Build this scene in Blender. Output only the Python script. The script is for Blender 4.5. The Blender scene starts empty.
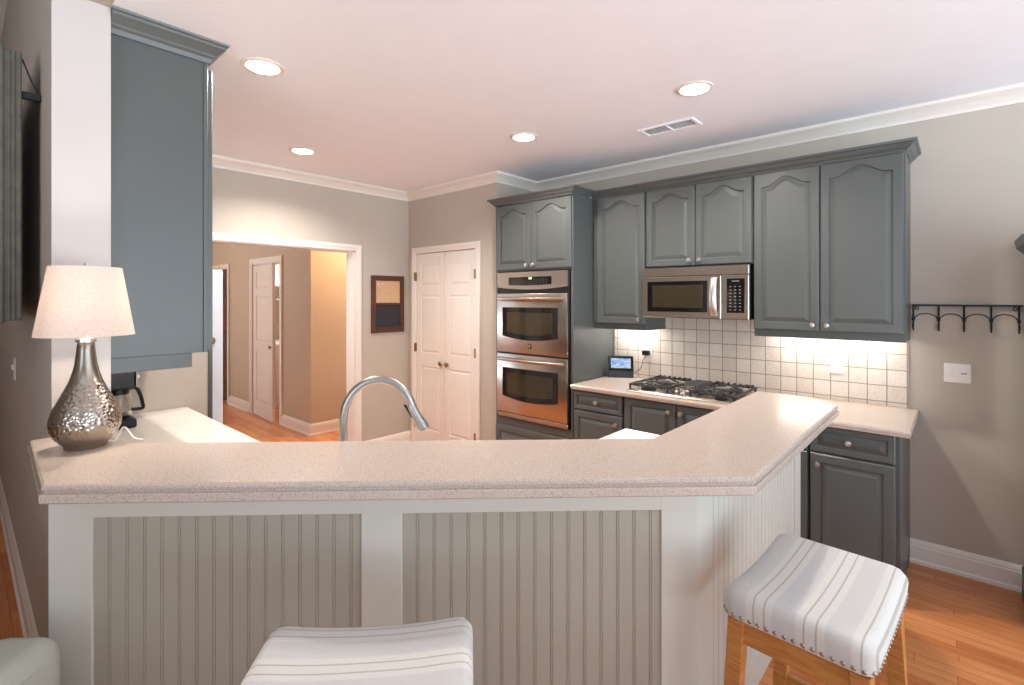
import bpy, bmesh, math, random
from mathutils import Matrix, Vector
random.seed(7)
S = bpy.context.scene
COL = S.collection
PI = math.pi

# ------------------------------------------------------------------ camera, world, daylight, exposure
YAW = math.atan2(448.0, 498.0)
CEIL = 2.715
cd = bpy.data.cameras.new('camera')
cam = bpy.data.objects.new('camera', cd)
COL.objects.link(cam)
cam.location = (0, 0, 1.575)
cam.rotation_euler = (PI / 2, 0, YAW - PI / 2)
cd.sensor_width = 36.0
cd.lens = 498.0 / 1024.0 * 36.0
cd.shift_y = -44.0 / 1024.0
cd.clip_start = 0.05
S.camera = cam

W = bpy.data.worlds.new('world')
S.world = W
W.use_nodes = True
bg = W.node_tree.nodes['Background']
# hazy sky above, a brighter lower half added to light the ceiling
_t = W.node_tree
_tc = _t.nodes.new('ShaderNodeTexCoord')
_sp = _t.nodes.new('ShaderNodeSeparateXYZ')
_rp = _t.nodes.new('ShaderNodeValToRGB')
_mp = _t.nodes.new('ShaderNodeMapRange')
_mp.inputs['From Min'].default_value = -1.0
_mp.inputs['From Max'].default_value = 1.0
_t.links.new(_tc.outputs['Generated'], _sp.inputs[0])
_t.links.new(_sp.outputs[2], _mp.inputs['Value'])
_t.links.new(_mp.outputs[0], _rp.inputs['Fac'])
_rp.color_ramp.elements[0].position = 0.49
_rp.color_ramp.elements[0].color = (0.76, 0.88, 1.0, 1)
_rp.color_ramp.elements[1].position = 0.51
_rp.color_ramp.elements[1].color = (0.17, 0.20, 0.24, 1)
_t.links.new(_rp.outputs['Color'], bg.inputs[0])
bg.inputs[1].default_value = 8.2

S.view_settings.view_transform = 'Standard'
S.view_settings.look = 'None'
S.view_settings.gamma = 1
S.view_settings.use_curve_mapping = False
S.view_settings.exposure = 0.10
S.cycles.max_bounces = 10
S.cycles.diffuse_bounces = 6
S.cycles.sample_clamp_indirect = 6.0

CAN_W = 88.0          # power of each recessed ceiling light
LAMP_W = 44.0          # bulb of the table lamp
UNDER_W = 1.9         # light bars under the wall cabinets
HALL_W = 75.0


def add_light(name, kind, loc, energy, color, parent=None, **kw):
    l = bpy.data.lights.new(name, kind)
    l.energy = energy
    l.color = color
    for k, v in kw.items():
        setattr(l, k, v)
    o = bpy.data.objects.new(name, l)
    COL.objects.link(o)
    o.location = loc
    if parent:
        o.parent = parent
        o.location = Vector(loc) - WL[parent.name].translation
    return o


# daylight enters through the windows behind the camera; portals guide the sky light through them
def portal(loc, rot, sx, sy):
    l = bpy.data.lights.new('window_daylight', 'AREA')
    l.shape = 'RECTANGLE'
    l.size = sx
    l.size_y = sy
    l.cycles.is_portal = True
    o = bpy.data.objects.new('window_daylight', l)
    COL.objects.link(o)
    o.location = loc
    o.rotation_euler = rot


portal((1.5, -3.05, 1.35), (PI / 2, 0, 0), 4.6, 2.5)
portal((-3.25, -0.8, 1.5), (PI / 2, 0, -PI / 2), 2.6, 2.0)


# ------------------------------------------------------------------ materials
def s2l(c):
    return tuple(((v / 255.0) / 12.92) if v / 255.0 <= 0.04045 else ((v / 255.0 + 0.055) / 1.055) ** 2.4 for v in c)


def newmat(name):
    m = bpy.data.materials.new(name)
    m.use_nodes = True
    nt = m.node_tree
    b = nt.nodes['Principled BSDF']
    return m, nt, b


def N(nt, t, **kw):
    n = nt.nodes.new(t)
    for k, v in kw.items():
        if k in n.inputs.keys():
            n.inputs[k].default_value = v
        else:
            setattr(n, k, v)
    return n


def paint(name, rgb, rough=0.5, metal=0.0, var=0.04, scale=6.0, bump=0.0, bscale=60.0, stretch=None, spec=0.5, coat=0.0):
    m, nt, b = newmat(name)
    c = s2l(rgb)
    tc = N(nt, 'ShaderNodeTexCoord')
    src = tc.outputs['Object']
    if stretch:
        mp = N(nt, 'ShaderNodeMapping')
        mp.inputs['Scale'].default_value = stretch
        nt.links.new(src, mp.inputs['Vector'])
        src = mp.outputs['Vector']
    no = N(nt, 'ShaderNodeTexNoise', Scale=scale, Detail=4.0)
    nt.links.new(src, no.inputs['Vector'])
    r = N(nt, 'ShaderNodeValToRGB')
    r.color_ramp.elements[0].position = 0.3
    r.color_ramp.elements[1].position = 0.7
    r.color_ramp.elements[0].color = tuple(max(0, v * (1 - var)) for v in c) + (1,)
    r.color_ramp.elements[1].color = tuple(min(1, v * (1 + var)) for v in c) + (1,)
    nt.links.new(no.outputs['Fac'], r.inputs['Fac'])
    nt.links.new(r.outputs['Color'], b.inputs['Base Color'])
    b.inputs['Roughness'].default_value = rough
    b.inputs['Metallic'].default_value = metal
    b.inputs['Specular IOR Level'].default_value = spec
    if coat:
        b.inputs['Coat Weight'].default_value = coat
    if bump:
        n2 = N(nt, 'ShaderNodeTexNoise', Scale=bscale, Detail=3.0)
        nt.links.new(src, n2.inputs['Vector'])
        bp = N(nt, 'ShaderNodeBump', Strength=bump, Distance=0.002)
        nt.links.new(n2.outputs['Fac'], bp.inputs['Height'])
        nt.links.new(bp.outputs['Normal'], b.inputs['Normal'])
    return m


def emit(name, rgb, strength):
    m, nt, b = newmat(name)
    c = s2l(rgb)
    b.inputs['Base Color'].default_value = c + (1,)
    b.inputs['Emission Color'].default_value = c + (1,)
    b.inputs['Emission Strength'].default_value = strength
    return m


def speckle(name, rgb, dark, light, rough=0.25):
    m, nt, b = newmat(name)
    tc = N(nt, 'ShaderNodeTexCoord')
    n1 = N(nt, 'ShaderNodeTexNoise', Scale=340.0, Detail=1.0)
    nt.links.new(tc.outputs['Object'], n1.inputs['Vector'])
    r = N(nt, 'ShaderNodeValToRGB')
    e = r.color_ramp.elements
    e[0].position = 0.30
    e[0].color = s2l(dark) + (1,)
    e[1].position = 0.44
    e[1].color = s2l(rgb) + (1,)
    a = e.new(0.62)
    a.color = s2l(rgb) + (1,)
    a = e.new(0.72)
    a.color = s2l(light) + (1,)
    nt.links.new(n1.outputs['Fac'], r.inputs['Fac'])
    nt.links.new(r.outputs['Color'], b.inputs['Base Color'])
    b.inputs['Roughness'].default_value = rough
    return m


def tile_mat(name):
    m, nt, b = newmat(name)
    tc = N(nt, 'ShaderNodeTexCoord')
    sp = N(nt, 'ShaderNodeSeparateXYZ')
    nt.links.new(tc.outputs['Object'], sp.inputs[0])
    cb = N(nt, 'ShaderNodeCombineXYZ')
    ay = N(nt, 'ShaderNodeMath', operation='ADD')
    ay.inputs[1].default_value = -0.236 + 10 * 0.0985
    az = N(nt, 'ShaderNodeMath', operation='ADD')
    az.inputs[1].default_value = -1.038 + 10 * 0.0985
    nt.links.new(sp.outputs[1], ay.inputs[0])
    nt.links.new(sp.outputs[2], az.inputs[0])
    nt.links.new(ay.outputs[0], cb.inputs[0])
    nt.links.new(az.outputs[0], cb.inputs[1])
    br = N(nt, 'ShaderNodeTexBrick')
    br.offset = 0.0
    br.squash = 1.0
    br.inputs['Scale'].default_value = 1.0
    br.inputs['Brick Width'].default_value = 0.0985
    br.inputs['Row Height'].default_value = 0.0985
    br.inputs['Mortar Size'].default_value = 0.0032
    br.inputs['Mortar Smooth'].default_value = 0.3
    br.inputs['Color1'].default_value = s2l((234, 225, 214)) + (1,)
    br.inputs['Color2'].default_value = s2l((220, 208, 194)) + (1,)
    br.inputs['Mortar'].default_value = s2l((160, 141, 122)) + (1,)
    nt.links.new(cb.outputs[0], br.inputs['Vector'])
    no = N(nt, 'ShaderNodeTexNoise', Scale=90.0, Detail=5.0)
    nt.links.new(tc.outputs['Object'], no.inputs['Vector'])
    mx = N(nt, 'ShaderNodeMix', data_type='RGBA', blend_type='MULTIPLY')
    mx.inputs['Factor'].default_value = 0.35
    rr = N(nt, 'ShaderNodeValToRGB')
    rr.color_ramp.elements[0].position = 0.35
    rr.color_ramp.elements[0].color = (0.66, 0.61, 0.56, 1)
    rr.color_ramp.elements[1].position = 0.6
    nt.links.new(no.outputs['Fac'], rr.inputs['Fac'])
    nt.links.new(br.outputs['Color'], mx.inputs['A'])
    nt.links.new(rr.outputs['Color'], mx.inputs['B'])
    nt.links.new(mx.outputs['Result'], b.inputs['Base Color'])
    b.inputs['Roughness'].default_value = 0.5
    bp = N(nt, 'ShaderNodeBump', Strength=0.6, Distance=0.003, invert=True)
    nt.links.new(br.outputs['Fac'], bp.inputs['Height'])
    nt.links.new(bp.outputs['Normal'], b.inputs['Normal'])
    return m


def floor_mat(name):
    m, nt, b = newmat(name)
    tc = N(nt, 'ShaderNodeTexCoord')
    sx = N(nt, 'ShaderNodeSeparateXYZ')
    nt.links.new(tc.outputs['Object'], sx.inputs[0])
    dv = N(nt, 'ShaderNodeMath', operation='DIVIDE')
    dv.inputs[1].default_value = 0.058
    nt.links.new(sx.outputs[0], dv.inputs[0])
    fl = N(nt, 'ShaderNodeMath', operation='FLOOR')
    nt.links.new(dv.outputs[0], fl.inputs[0])
    wn = N(nt, 'ShaderNodeTexWhiteNoise', noise_dimensions='1D')
    nt.links.new(fl.outputs[0], wn.inputs['W'])
    sh = N(nt, 'ShaderNodeMath', operation='MULTIPLY_ADD')
    sh.inputs[1].default_value = 7.3
    nt.links.new(wn.outputs['Value'], sh.inputs[0])
    nt.links.new(sx.outputs[1], sh.inputs[2])
    mp = N(nt, 'ShaderNodeCombineXYZ')
    nt.links.new(sh.outputs[0], mp.inputs[0])
    nt.links.new(sx.outputs[0], mp.inputs[1])
    br = N(nt, 'ShaderNodeTexBrick')
    br.offset = 0.0
    br.inputs['Scale'].default_value = 1.0
    br.inputs['Brick Width'].default_value = 0.85
    br.inputs['Row Height'].default_value = 0.058
    br.inputs['Mortar Size'].default_value = 0.0009
    br.inputs['Mortar Smooth'].default_value = 0.2
    br.inputs['Color1'].default_value = s2l((222, 148, 92)) + (1,)
    br.inputs['Color2'].default_value = s2l((198, 118, 66)) + (1,)
    br.inputs['Mortar'].default_value = s2l((136, 74, 40)) + (1,)
    nt.links.new(mp.outputs[0], br.inputs['Vector'])
    mp2 = N(nt, 'ShaderNodeMapping')
    mp2.inputs['Scale'].default_value = (22, 1.6, 1)
    nt.links.new(tc.outputs['Object'], mp2.inputs['Vector'])
    no = N(nt, 'ShaderNodeTexNoise', Scale=3.0, Detail=6.0)
    nt.links.new(mp2.outputs[0], no.inputs['Vector'])
    rr = N(nt, 'ShaderNodeValToRGB')
    rr.color_ramp.elements[0].position = 0.3
    rr.color_ramp.elements[0].color = (0.62, 0.55, 0.5, 1)
    rr.color_ramp.elements[1].position = 0.65
    mx = N(nt, 'ShaderNodeMix', data_type='RGBA', blend_type='MULTIPLY')
    mx.inputs['Factor'].default_value = 0.5
    nt.links.new(no.outputs['Fac'], rr.inputs['Fac'])
    nt.links.new(br.outputs['Color'], mx.inputs['A'])
    nt.links.new(rr.outputs['Color'], mx.inputs['B'])
    nt.links.new(mx.outputs['Result'], b.inputs['Base Color'])
    b.inputs['Roughness'].default_value = 0.24
    return m


def wood_mat(name, c1, c2, scale=(3, 3, 30), rough=0.4):
    m, nt, b = newmat(name)
    tc = N(nt, 'ShaderNodeTexCoord')
    mp = N(nt, 'ShaderNodeMapping')
    mp.inputs['Scale'].default_value = scale
    nt.links.new(tc.outputs['Object'], mp.inputs['Vector'])
    no = N(nt, 'ShaderNodeTexNoise', Scale=4.0, Detail=6.0, Distortion=0.6)
    nt.links.new(mp.outputs[0], no.inputs['Vector'])
    rr = N(nt, 'ShaderNodeValToRGB')
    rr.color_ramp.elements[0].position = 0.3
    rr.color_ramp.elements[0].color = s2l(c1) + (1,)
    rr.color_ramp.elements[1].position = 0.7
    rr.color_ramp.elements[1].color = s2l(c2) + (1,)
    nt.links.new(no.outputs['Fac'], rr.inputs['Fac'])
    nt.links.new(rr.outputs['Color'], b.inputs['Base Color'])
    b.inputs['Roughness'].default_value = rough
    return m


def stripe_mat(name, phase):
    """woven cushion cover: pairs of fine darker stripes between lighter bands, across local y"""
    m, nt, b = newmat(name)
    tc = N(nt, 'ShaderNodeTexCoord')
    sp = N(nt, 'ShaderNodeSeparateXYZ')
    nt.links.new(tc.outputs['Object'], sp.inputs[0])
    ad = N(nt, 'ShaderNodeMath', operation='ADD')
    ad.inputs[1].default_value = 1.2 + phase
    nt.links.new(sp.outputs[1], ad.inputs[0])
    md = N(nt, 'ShaderNodeMath', operation='MODULO')
    md.inputs[1].default_value = 0.12
    nt.links.new(ad.outputs[0], md.inputs[0])
    dv = N(nt, 'ShaderNodeMath', operation='DIVIDE')
    dv.inputs[1].default_value = 0.12
    nt.links.new(md.outputs[0], dv.inputs[0])
    rr = N(nt, 'ShaderNodeValToRGB')
    rr.color_ramp.interpolation = 'LINEAR'
    base = s2l((206, 205, 202)) + (1,)
    band = s2l((217, 215, 209)) + (1,)
    line = s2l((184, 178, 168)) + (1,)
    e = rr.color_ramp.elements
    e[0].position = 0.0
    e[0].color = base
    e[1].position = 1.0
    e[1].color = base
    for p, c in ((0.20, base), (0.23, band), (0.345, band), (0.357, line), (0.38, line), (0.392, band), (0.568, band), (0.58, line), (0.603, line), (0.615, band), (0.74, band), (0.77, base)):
        a = e.new(p)
        a.color = c
    nt.links.new(dv.outputs[0], rr.inputs['Fac'])
    no = N(nt, 'ShaderNodeTexNoise', Scale=420.0, Detail=2.0)
    nt.links.new(tc.outputs['Object'], no.inputs['Vector'])
    r2 = N(nt, 'ShaderNodeValToRGB')
    r2.color_ramp.elements[0].color = (0.8, 0.8, 0.8, 1)
    r2.color_ramp.elements[0].position = 0.3
    r2.color_ramp.elements[1].position = 0.6
    nt.links.new(no.outputs['Fac'], r2.inputs['Fac'])
    mx = N(nt, 'ShaderNodeMix', data_type='RGBA', blend_type='MULTIPLY')
    mx.inputs['Factor'].default_value = 0.5
    nt.links.new(rr.outputs['Color'], mx.inputs['A'])
    nt.links.new(r2.outputs['Color'], mx.inputs['B'])
    nt.links.new(mx.outputs['Result'], b.inputs['Base Color'])
    b.inputs['Roughness'].default_value = 0.9
    bp = N(nt, 'ShaderNodeBump', Strength=0.25, Distance=0.001)
    nt.links.new(no.outputs['Fac'], bp.inputs['Height'])
    nt.links.new(bp.outputs['Normal'], b.inputs['Normal'])
    return m


def hammered_mat(name):
    m, nt, b = newmat(name)
    tc = N(nt, 'ShaderNodeTexCoord')
    vo = N(nt, 'ShaderNodeTexVoronoi', Scale=92.0)
    nt.links.new(tc.outputs['Object'], vo.inputs['Vector'])
    sp = N(nt, 'ShaderNodeSeparateXYZ')
    nt.links.new(tc.outputs['Object'], sp.inputs[0])
    mr = N(nt, 'ShaderNodeMapRange')
    mr.inputs['From Min'].default_value = 0.20
    mr.inputs['From Max'].default_value = 0.235
    mr.inputs['To Min'].default_value = 0.65
    mr.inputs['To Max'].default_value = 0.0
    nt.links.new(sp.outputs[2], mr.inputs['Value'])
    bp = N(nt, 'ShaderNodeBump', Distance=0.004)
    nt.links.new(mr.outputs[0], bp.inputs['Strength'])
    nt.links.new(vo.outputs['Distance'], bp.inputs['Height'])
    nt.links.new(bp.outputs['Normal'], b.inputs['Normal'])
    b.inputs['Base Color'].default_value = s2l((172, 162, 150)) + (1,)
    b.inputs['Metallic'].default_value = 1.0
    b.inputs['Roughness'].default_value = 0.22
    return m


def shade_mat(name):
    m, nt, b = newmat(name)
    out = nt.nodes['Material Output']
    d = N(nt, 'ShaderNodeBsdfDiffuse')
    t = N(nt, 'ShaderNodeBsdfTranslucent')
    tc = N(nt, 'ShaderNodeTexCoord')
    no = N(nt, 'ShaderNodeTexNoise', Scale=140.0, Detail=3.0)
    nt.links.new(tc.outputs['Object'], no.inputs['Vector'])
    rr = N(nt, 'ShaderNodeValToRGB')
    rr.color_ramp.elements[0].position = 0.35
    rr.color_ramp.elements[0].color = s2l((240, 228, 220)) + (1,)
    rr.color_ramp.elements[1].position = 0.62
    rr.color_ramp.elements[1].color = s2l((246, 238, 230)) + (1,)
    nt.links.new(no.outputs['Fac'], rr.inputs['Fac'])
    nt.links.new(rr.outputs['Color'], d.inputs['Color'])
    nt.links.new(rr.outputs['Color'], t.inputs['Color'])
    mx = N(nt, 'ShaderNodeMixShader')
    mx.inputs[0].default_value = 0.5
    nt.links.new(d.outputs[0], mx.inputs[1])
    nt.links.new(t.outputs[0], mx.inputs[2])
    nt.links.new(mx.outputs[0], out.inputs['Surface'])
    return m


def glass_mat(name, tint=(1, 1, 1), rough=0.02):
    m, nt, b = newmat(name)
    b.inputs['Base Color'].default_value = tint + (1,)
    b.inputs['Transmission Weight'].default_value = 1.0
    b.inputs['Roughness'].default_value = rough
    b.inputs['IOR'].default_value = 1.45
    return m


def screen_mat(name):
    m, nt, b = newmat(name)
    tc = N(nt, 'ShaderNodeTexCoord')
    mp = N(nt, 'ShaderNodeMapping')
    mp.inputs['Scale'].default_value = (18, 18, 60)
    nt.links.new(tc.outputs['Object'], mp.inputs['Vector'])
    no = N(nt, 'ShaderNodeTexNoise', Scale=1.2, Detail=4.0)
    nt.links.new(mp.outputs[0], no.inputs['Vector'])
    rr = N(nt, 'ShaderNodeValToRGB')
    rr.color_ramp.elements[0].position = 0.35
    rr.color_ramp.elements[0].color = s2l((86, 150, 222)) + (1,)
    rr.color_ramp.elements[1].position = 0.6
    rr.color_ramp.elements[1].color = s2l((206, 226, 250)) + (1,)
    nt.links.new(no.outputs['Fac'], rr.inputs['Fac'])
    nt.links.new(rr.outputs['Color'], b.inputs['Emission Color'])
    b.inputs['Emission Strength'].default_value = 0.85
    b.inputs['Base Color'].default_value = (0.02, 0.02, 0.02, 1)
    b.inputs['Roughness'].default_value = 0.2
    return m


M_WALL = paint('wall_paint', (187, 178, 165), 0.75, var=0.015, bump=0.05, bscale=200)
M_HALLDIM = paint('hall_wall_dim_tint', (170, 140, 110), 0.75, var=0.015)  # wall greige with the hall's dim warm light mixed into the colour
M_HTRIM_DIM = paint('hall_trim_dim_tint', (206, 182, 160), 0.45, var=0.01)  # trim white toned down to carry the hall's dim warm light
M_CEIL = paint('ceiling_paint', (244, 245, 249), 0.85, var=0.01)
M_TRIM = paint('white_trim_paint', (232, 224, 214), 0.4, var=0.01)
M_CAB = paint('grey_cabinet_paint', (84, 88, 86), 0.34, var=0.02, scale=3)
M_STONE = speckle('solid_surface_stone', (192, 177, 165), (140, 124, 108), (214, 202, 191), 0.2)
M_STONE_W = speckle('pale_solid_surface', (236, 229, 219), (216, 205, 192), (246, 240, 232), 0.2)
M_TILE = tile_mat('stone_tile')
M_FLOOR = floor_mat('oak_strip_floor')
M_BARW = paint('bar_white_paint', (209, 206, 194), 0.45, var=0.01)
M_BEAD = paint('bar_panel_paint', (173, 166, 151), 0.5, var=0.015)
M_STEEL = paint('brushed_steel', (184, 173, 162), 0.27, metal=1.0, var=0.05, scale=4, stretch=(1, 1, 60), bump=0.05, bscale=8)
M_CHROME = paint('satin_nickel', (214, 210, 204), 0.3, metal=1.0, var=0.02)
M_NICKEL = paint('brushed_nickel', (172, 169, 165), 0.3, metal=1.0, var=0.03)
M_BRASS = paint('aged_brass', (150, 124, 92), 0.3, metal=1.0, var=0.05)
M_BLACK = paint('black_plastic', (20, 20, 22), 0.3, var=0.1)
M_BGLASS = paint('black_glass', (13, 13, 14), 0.06, var=0.1)
M_OVENGLASS = paint('oven_inner_glass', (52, 44, 30), 0.08, var=0.12, scale=9, stretch=(1, 1, 0.1))
M_IRON = paint('wrought_iron', (28, 25, 24), 0.55, var=0.15, bump=0.2)
M_CASTIRON = paint('cast_iron', (34, 35, 37), 0.5, var=0.12, bump=0.2)
M_PLATE = paint('white_plastic', (236, 232, 226), 0.35, var=0.01)
M_OAK = wood_mat('honey_oak', (176, 116, 58), (206, 148, 84))
M_DARKWOOD = wood_mat('dark_walnut', (66, 36, 22), (96, 56, 36), (3, 3, 20))
M_CORK = paint('cork', (205, 168, 130), 0.9, var=0.12, scale=80)
M_CHALK = paint('chalkboard_slate', (42, 42, 46), 0.7, var=0.12, scale=20)
M_FRIDGE = paint('pale_steel_fridge', (214, 220, 228), 0.4, metal=0.0, var=0.02)
M_LEATHER = paint('pale_leather', (198, 200, 186), 0.38, var=0.03, scale=10, bump=0.15, bscale=220)
M_PANELFRAME = paint('weathered_grey_green', (98, 95, 84), 0.6, var=0.15, scale=24, bump=0.5, bscale=60)
M_HUTCH = paint('dark_green_grey', (66, 74, 70), 0.4, var=0.05)
M_BROWNDOOR = wood_mat('dark_brown_door', (70, 42, 28), (92, 58, 40), (3, 3, 10))
M_LIGHT = emit('light_disc', (255, 246, 234), 14.0)
M_BAR = emit('under_cabinet_diffuser', (255, 244, 228), 8.0)
M_GREENLED = emit('green_display', (190, 220, 150), 1.2)
M_MARK = paint('grey_print', (120, 120, 120), 0.5)
M_SHADE = shade_mat('linen_shade')
M_HAMMER = hammered_mat('hammered_metal')
M_GLASS = glass_mat('clear_glass', (0.95, 0.93, 0.9))
M_SCREEN = screen_mat('lit_screen')
M_NAIL = paint('nickel_nails', (170, 160, 146), 0.3, metal=1.0)


# ------------------------------------------------------------------ object helpers
WL = {}


def tag(o, label, cat, group=None, kind=None):
    if label:
        o['label'] = label
    if cat:
        o['category'] = cat
    if group:
        o['group'] = group
    if kind:
        o['kind'] = kind
    return o


def thing(name, label, cat, loc=(0, 0, 0), rz=0.0, group=None):
    o = bpy.data.objects.new(name, None)
    o.empty_display_size = 0.1
    COL.objects.link(o)
    o.location = loc
    o.rotation_euler = (0, 0, rz)
    WL[o.name] = Matrix.Translation(loc) @ Matrix.Rotation(rz, 4, 'Z')
    return tag(o, label, cat, group)


def obj(name, bm, mats, parent=None, smooth=False, label=None, local=False):
    """link a bmesh as ONE mesh object; world-built geometry is moved into its parent's frame"""
    if parent is not None and not local:
        bmesh.ops.transform(bm, matrix=WL[parent.name].inverted(), verts=bm.verts)
    bmesh.ops.recalc_face_normals(bm, faces=bm.faces)
    me = bpy.data.meshes.new(name)
    bm.to_mesh(me)
    bm.free()
    if not isinstance(mats, (list, tuple)):
        mats = [mats]
    for m in mats:
        me.materials.append(m)
    if smooth:
        for p in me.polygons:
            p.use_smooth = True
        try:
            me.set_sharp_from_angle(angle=math.radians(smooth if smooth is not True else 40))
        except Exception:
            pass
    o = bpy.data.objects.new(name, me)
    COL.objects.link(o)
    WL[o.name] = Matrix.Identity(4)
    if parent is not None:
        o.parent = parent
        WL[o.name] = WL[parent.name].copy()
    if label:
        o['label'] = label
    return o


def struct(name, bm, m, parent=None):
    o = obj(name, bm, m, parent)
    if parent is None:
        o['kind'] = 'structure'
    return o


def NB():
    return bmesh.new()


I4 = Matrix.Identity(4)


def box(bm, x0, x1, y0, y1, z0, z1, bev=0.0, M=I4, seg=1, mi=0):
    r = bmesh.ops.create_cube(bm, size=1.0)
    vs = r['verts']
    mt = Matrix.Translation(((x0 + x1) / 2, (y0 + y1) / 2, (z0 + z1) / 2)) @ Matrix.Diagonal((abs(x1 - x0), abs(y1 - y0), abs(z1 - z0), 1))
    bmesh.ops.transform(bm, matrix=mt, verts=vs)
    if bev:
        es = list({e for v in vs for e in v.link_edges})
        rb = bmesh.ops.bevel(bm, geom=es, offset=bev, segments=seg, affect='EDGES', profile=0.5)
        vs = list({v for v in rb['verts']} | {v for f in rb['faces'] for v in f.verts})
        isl = set(vs)
        st = list(vs)
        while st:
            v = st.pop()
            for e in v.link_edges:
                w = e.other_vert(v)
                if w not in isl:
                    isl.add(w)
                    st.append(w)
        vs = list(isl)
    if M is not I4:
        bmesh.ops.transform(bm, matrix=M, verts=vs)
    if mi:
        for f in {f for v in vs for f in v.link_faces}:
            f.material_index = mi
    return vs


def loft(bm, loops, closed=True, cap0=True, cap1=True, mi=0):
    rows = [[bm.verts.new(p) for p in lp] for lp in loops]
    n = len(rows[0])
    fs = []
    for a, b in zip(rows[:-1], rows[1:]):
        for i in range(n if closed else n - 1):
            j = (i + 1) % n
            try:
                fs.append(bm.faces.new((a[i], a[j], b[j], b[i])))
            except ValueError:
                pass
    if cap0 and closed:
        fs.append(bm.faces.new(list(reversed(rows[0]))))
    if cap1 and closed:
        fs.append(bm.faces.new(rows[-1]))
    if mi:
        for f in fs:
            f.material_index = mi
    return rows


def lathe(bm, prof, c=(0, 0, 0), n=32, M=None, cap=True):
    loops = []
    for r, z in prof:
        lp = []
        for i in range(n):
            a = 2 * PI * i / n
            p = Vector((r * math.cos(a), r * math.sin(a), z))
            if M:
                p = M @ p
            lp.append(p + Vector(c))
        loops.append(lp)
    loft(bm, loops, True, cap, cap)


def tube(bm, pts, rad, n=10, cap=True):
    pts = [Vector(p) for p in pts]
    loops = []
    up = None
    for i, p in enumerate(pts):
        t = (pts[min(i + 1, len(pts) - 1)] - pts[max(i - 1, 0)]).normalized()
        if up is None:
            up = Vector((0, 0, 1)) if abs(t.z) < 0.9 else Vector((1, 0, 0))
        a = t.cross(up)
        if a.length < 1e-5:
            a = t.orthogonal()
        a.normalize()
        b = a.cross(t).normalized()
        up = b
        r = rad[i] if isinstance(rad, (list, tuple)) else rad
        loops.append([p + a * (r * math.cos(2 * PI * k / n)) + b * (r * math.sin(2 * PI * k / n)) for k in range(n)])
    loft(bm, loops, True, cap, cap)


def smoothpath(pts, k=6):
    """Catmull-Rom through pts"""
    P = [Vector(p) for p in pts]
    P = [P[0] * 2 - P[1]] + P + [P[-1] * 2 - P[-2]]
    out = []
    for i in range(1, len(P) - 2):
        for s in range(k):
            t = s / k
            a, b, c, d = P[i - 1], P[i], P[i + 1], P[i + 2]
            out.append(0.5 * ((2 * b) + (c - a) * t + (2 * a - 5 * b + 4 * c - d) * t * t + (3 * b - a - 3 * c + d) * t ** 3))
    out.append(P[-2])
    return out


def area2(poly):
    return sum(poly[i][0] * poly[(i + 1) % len(poly)][1] - poly[(i + 1) % len(poly)][0] * poly[i][1] for i in range(len(poly)))


def inset(poly, d):
    """mitred inset of a counter-clockwise polygon by d"""
    n = len(poly)
    out = []
    for i in range(n):
        p0, p1, p2 = Vector(poly[i - 1]), Vector(poly[i]), Vector(poly[(i + 1) % n])
        e1 = (p1 - p0).normalized()
        e2 = (p2 - p1).normalized()
        n1 = Vector((-e1.y, e1.x))
        n2 = Vector((-e2.y, e2.x))
        k = n1 + n2
        k = k / max(0.2, k.dot(n1) if k.length > 1e-6 else 1)
        out.append(p1 + k * d)
    return out


def slab(bm, poly, prof, mi=0):
    """poly extruded with an edge profile [(inset, z), ...] bottom to top"""
    poly = [tuple(p) for p in poly]
    if area2(poly) < 0:
        poly = poly[::-1]
    loops = []
    for d, z in prof:
        q = inset(poly, d) if abs(d) > 1e-9 else [Vector(p) for p in poly]
        loops.append([Vector((p.x, p.y, z)) for p in q])
    loft(bm, loops, mi=mi)


def prism(bm, poly, z0, z1):
    slab(bm, poly, [(0, z0), (0, z1)])


def sweep(bm, path, prof, side=1.0, caps=True):
    """moulding: profile [(out, z)] swept along the plan polyline with mitres; out is to the left of travel * side"""
    P = [Vector(p) for p in path]
    loops = []
    for i, p in enumerate(P):
        if i == 0:
            e = (P[1] - P[0]).normalized()
            k = Vector((-e.y, e.x))
        elif i == len(P) - 1:
            e = (P[-1] - P[-2]).normalized()
            k = Vector((-e.y, e.x))
        else:
            e1 = (P[i] - P[i - 1]).normalized()
            e2 = (P[i + 1] - P[i]).normalized()
            n1 = Vector((-e1.y, e1.x))
            n2 = Vector((-e2.y, e2.x))
            k = n1 + n2
            k = k / k.dot(n1)
        loops.append([Vector((p.x + k.x * o * side, p.y + k.y * o * side, z)) for o, z in prof])
    loft(bm, loops, True, caps, caps)


def frame(origin, udir, out):
    """local (u along, w outwards, z up) -> world"""
    u = Vector(udir).normalized()
    w = Vector(out).normalized()
    M = Matrix(((u.x, w.x, 0, origin[0]), (u.y, w.y, 0, origin[1]), (0, 0, 1, origin[2]), (0, 0, 0, 1)))
    return M


def panel_loop(w, h, d, arch, extra, w0, K=14):
    """outline inset by d; arch>0 gives the cathedral top; extra insets the arch outline further"""
    x0, x1, y0 = d + extra, w - d - extra, d + extra
    yt = h - d - extra + (0.012 if arch else 0.0)
    pts = [(x0, y0), (x1, y0)]
    for i in range(K + 1):
        u = 1 - i / K
        x = x0 + (x1 - x0) * u
        s = abs(2 * u - 1)
        bump = 0.5 * (1 + math.cos(PI * min(1.0, s / 0.86)))
        pts.append((x, yt - arch + arch * bump))
    return pts


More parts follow.
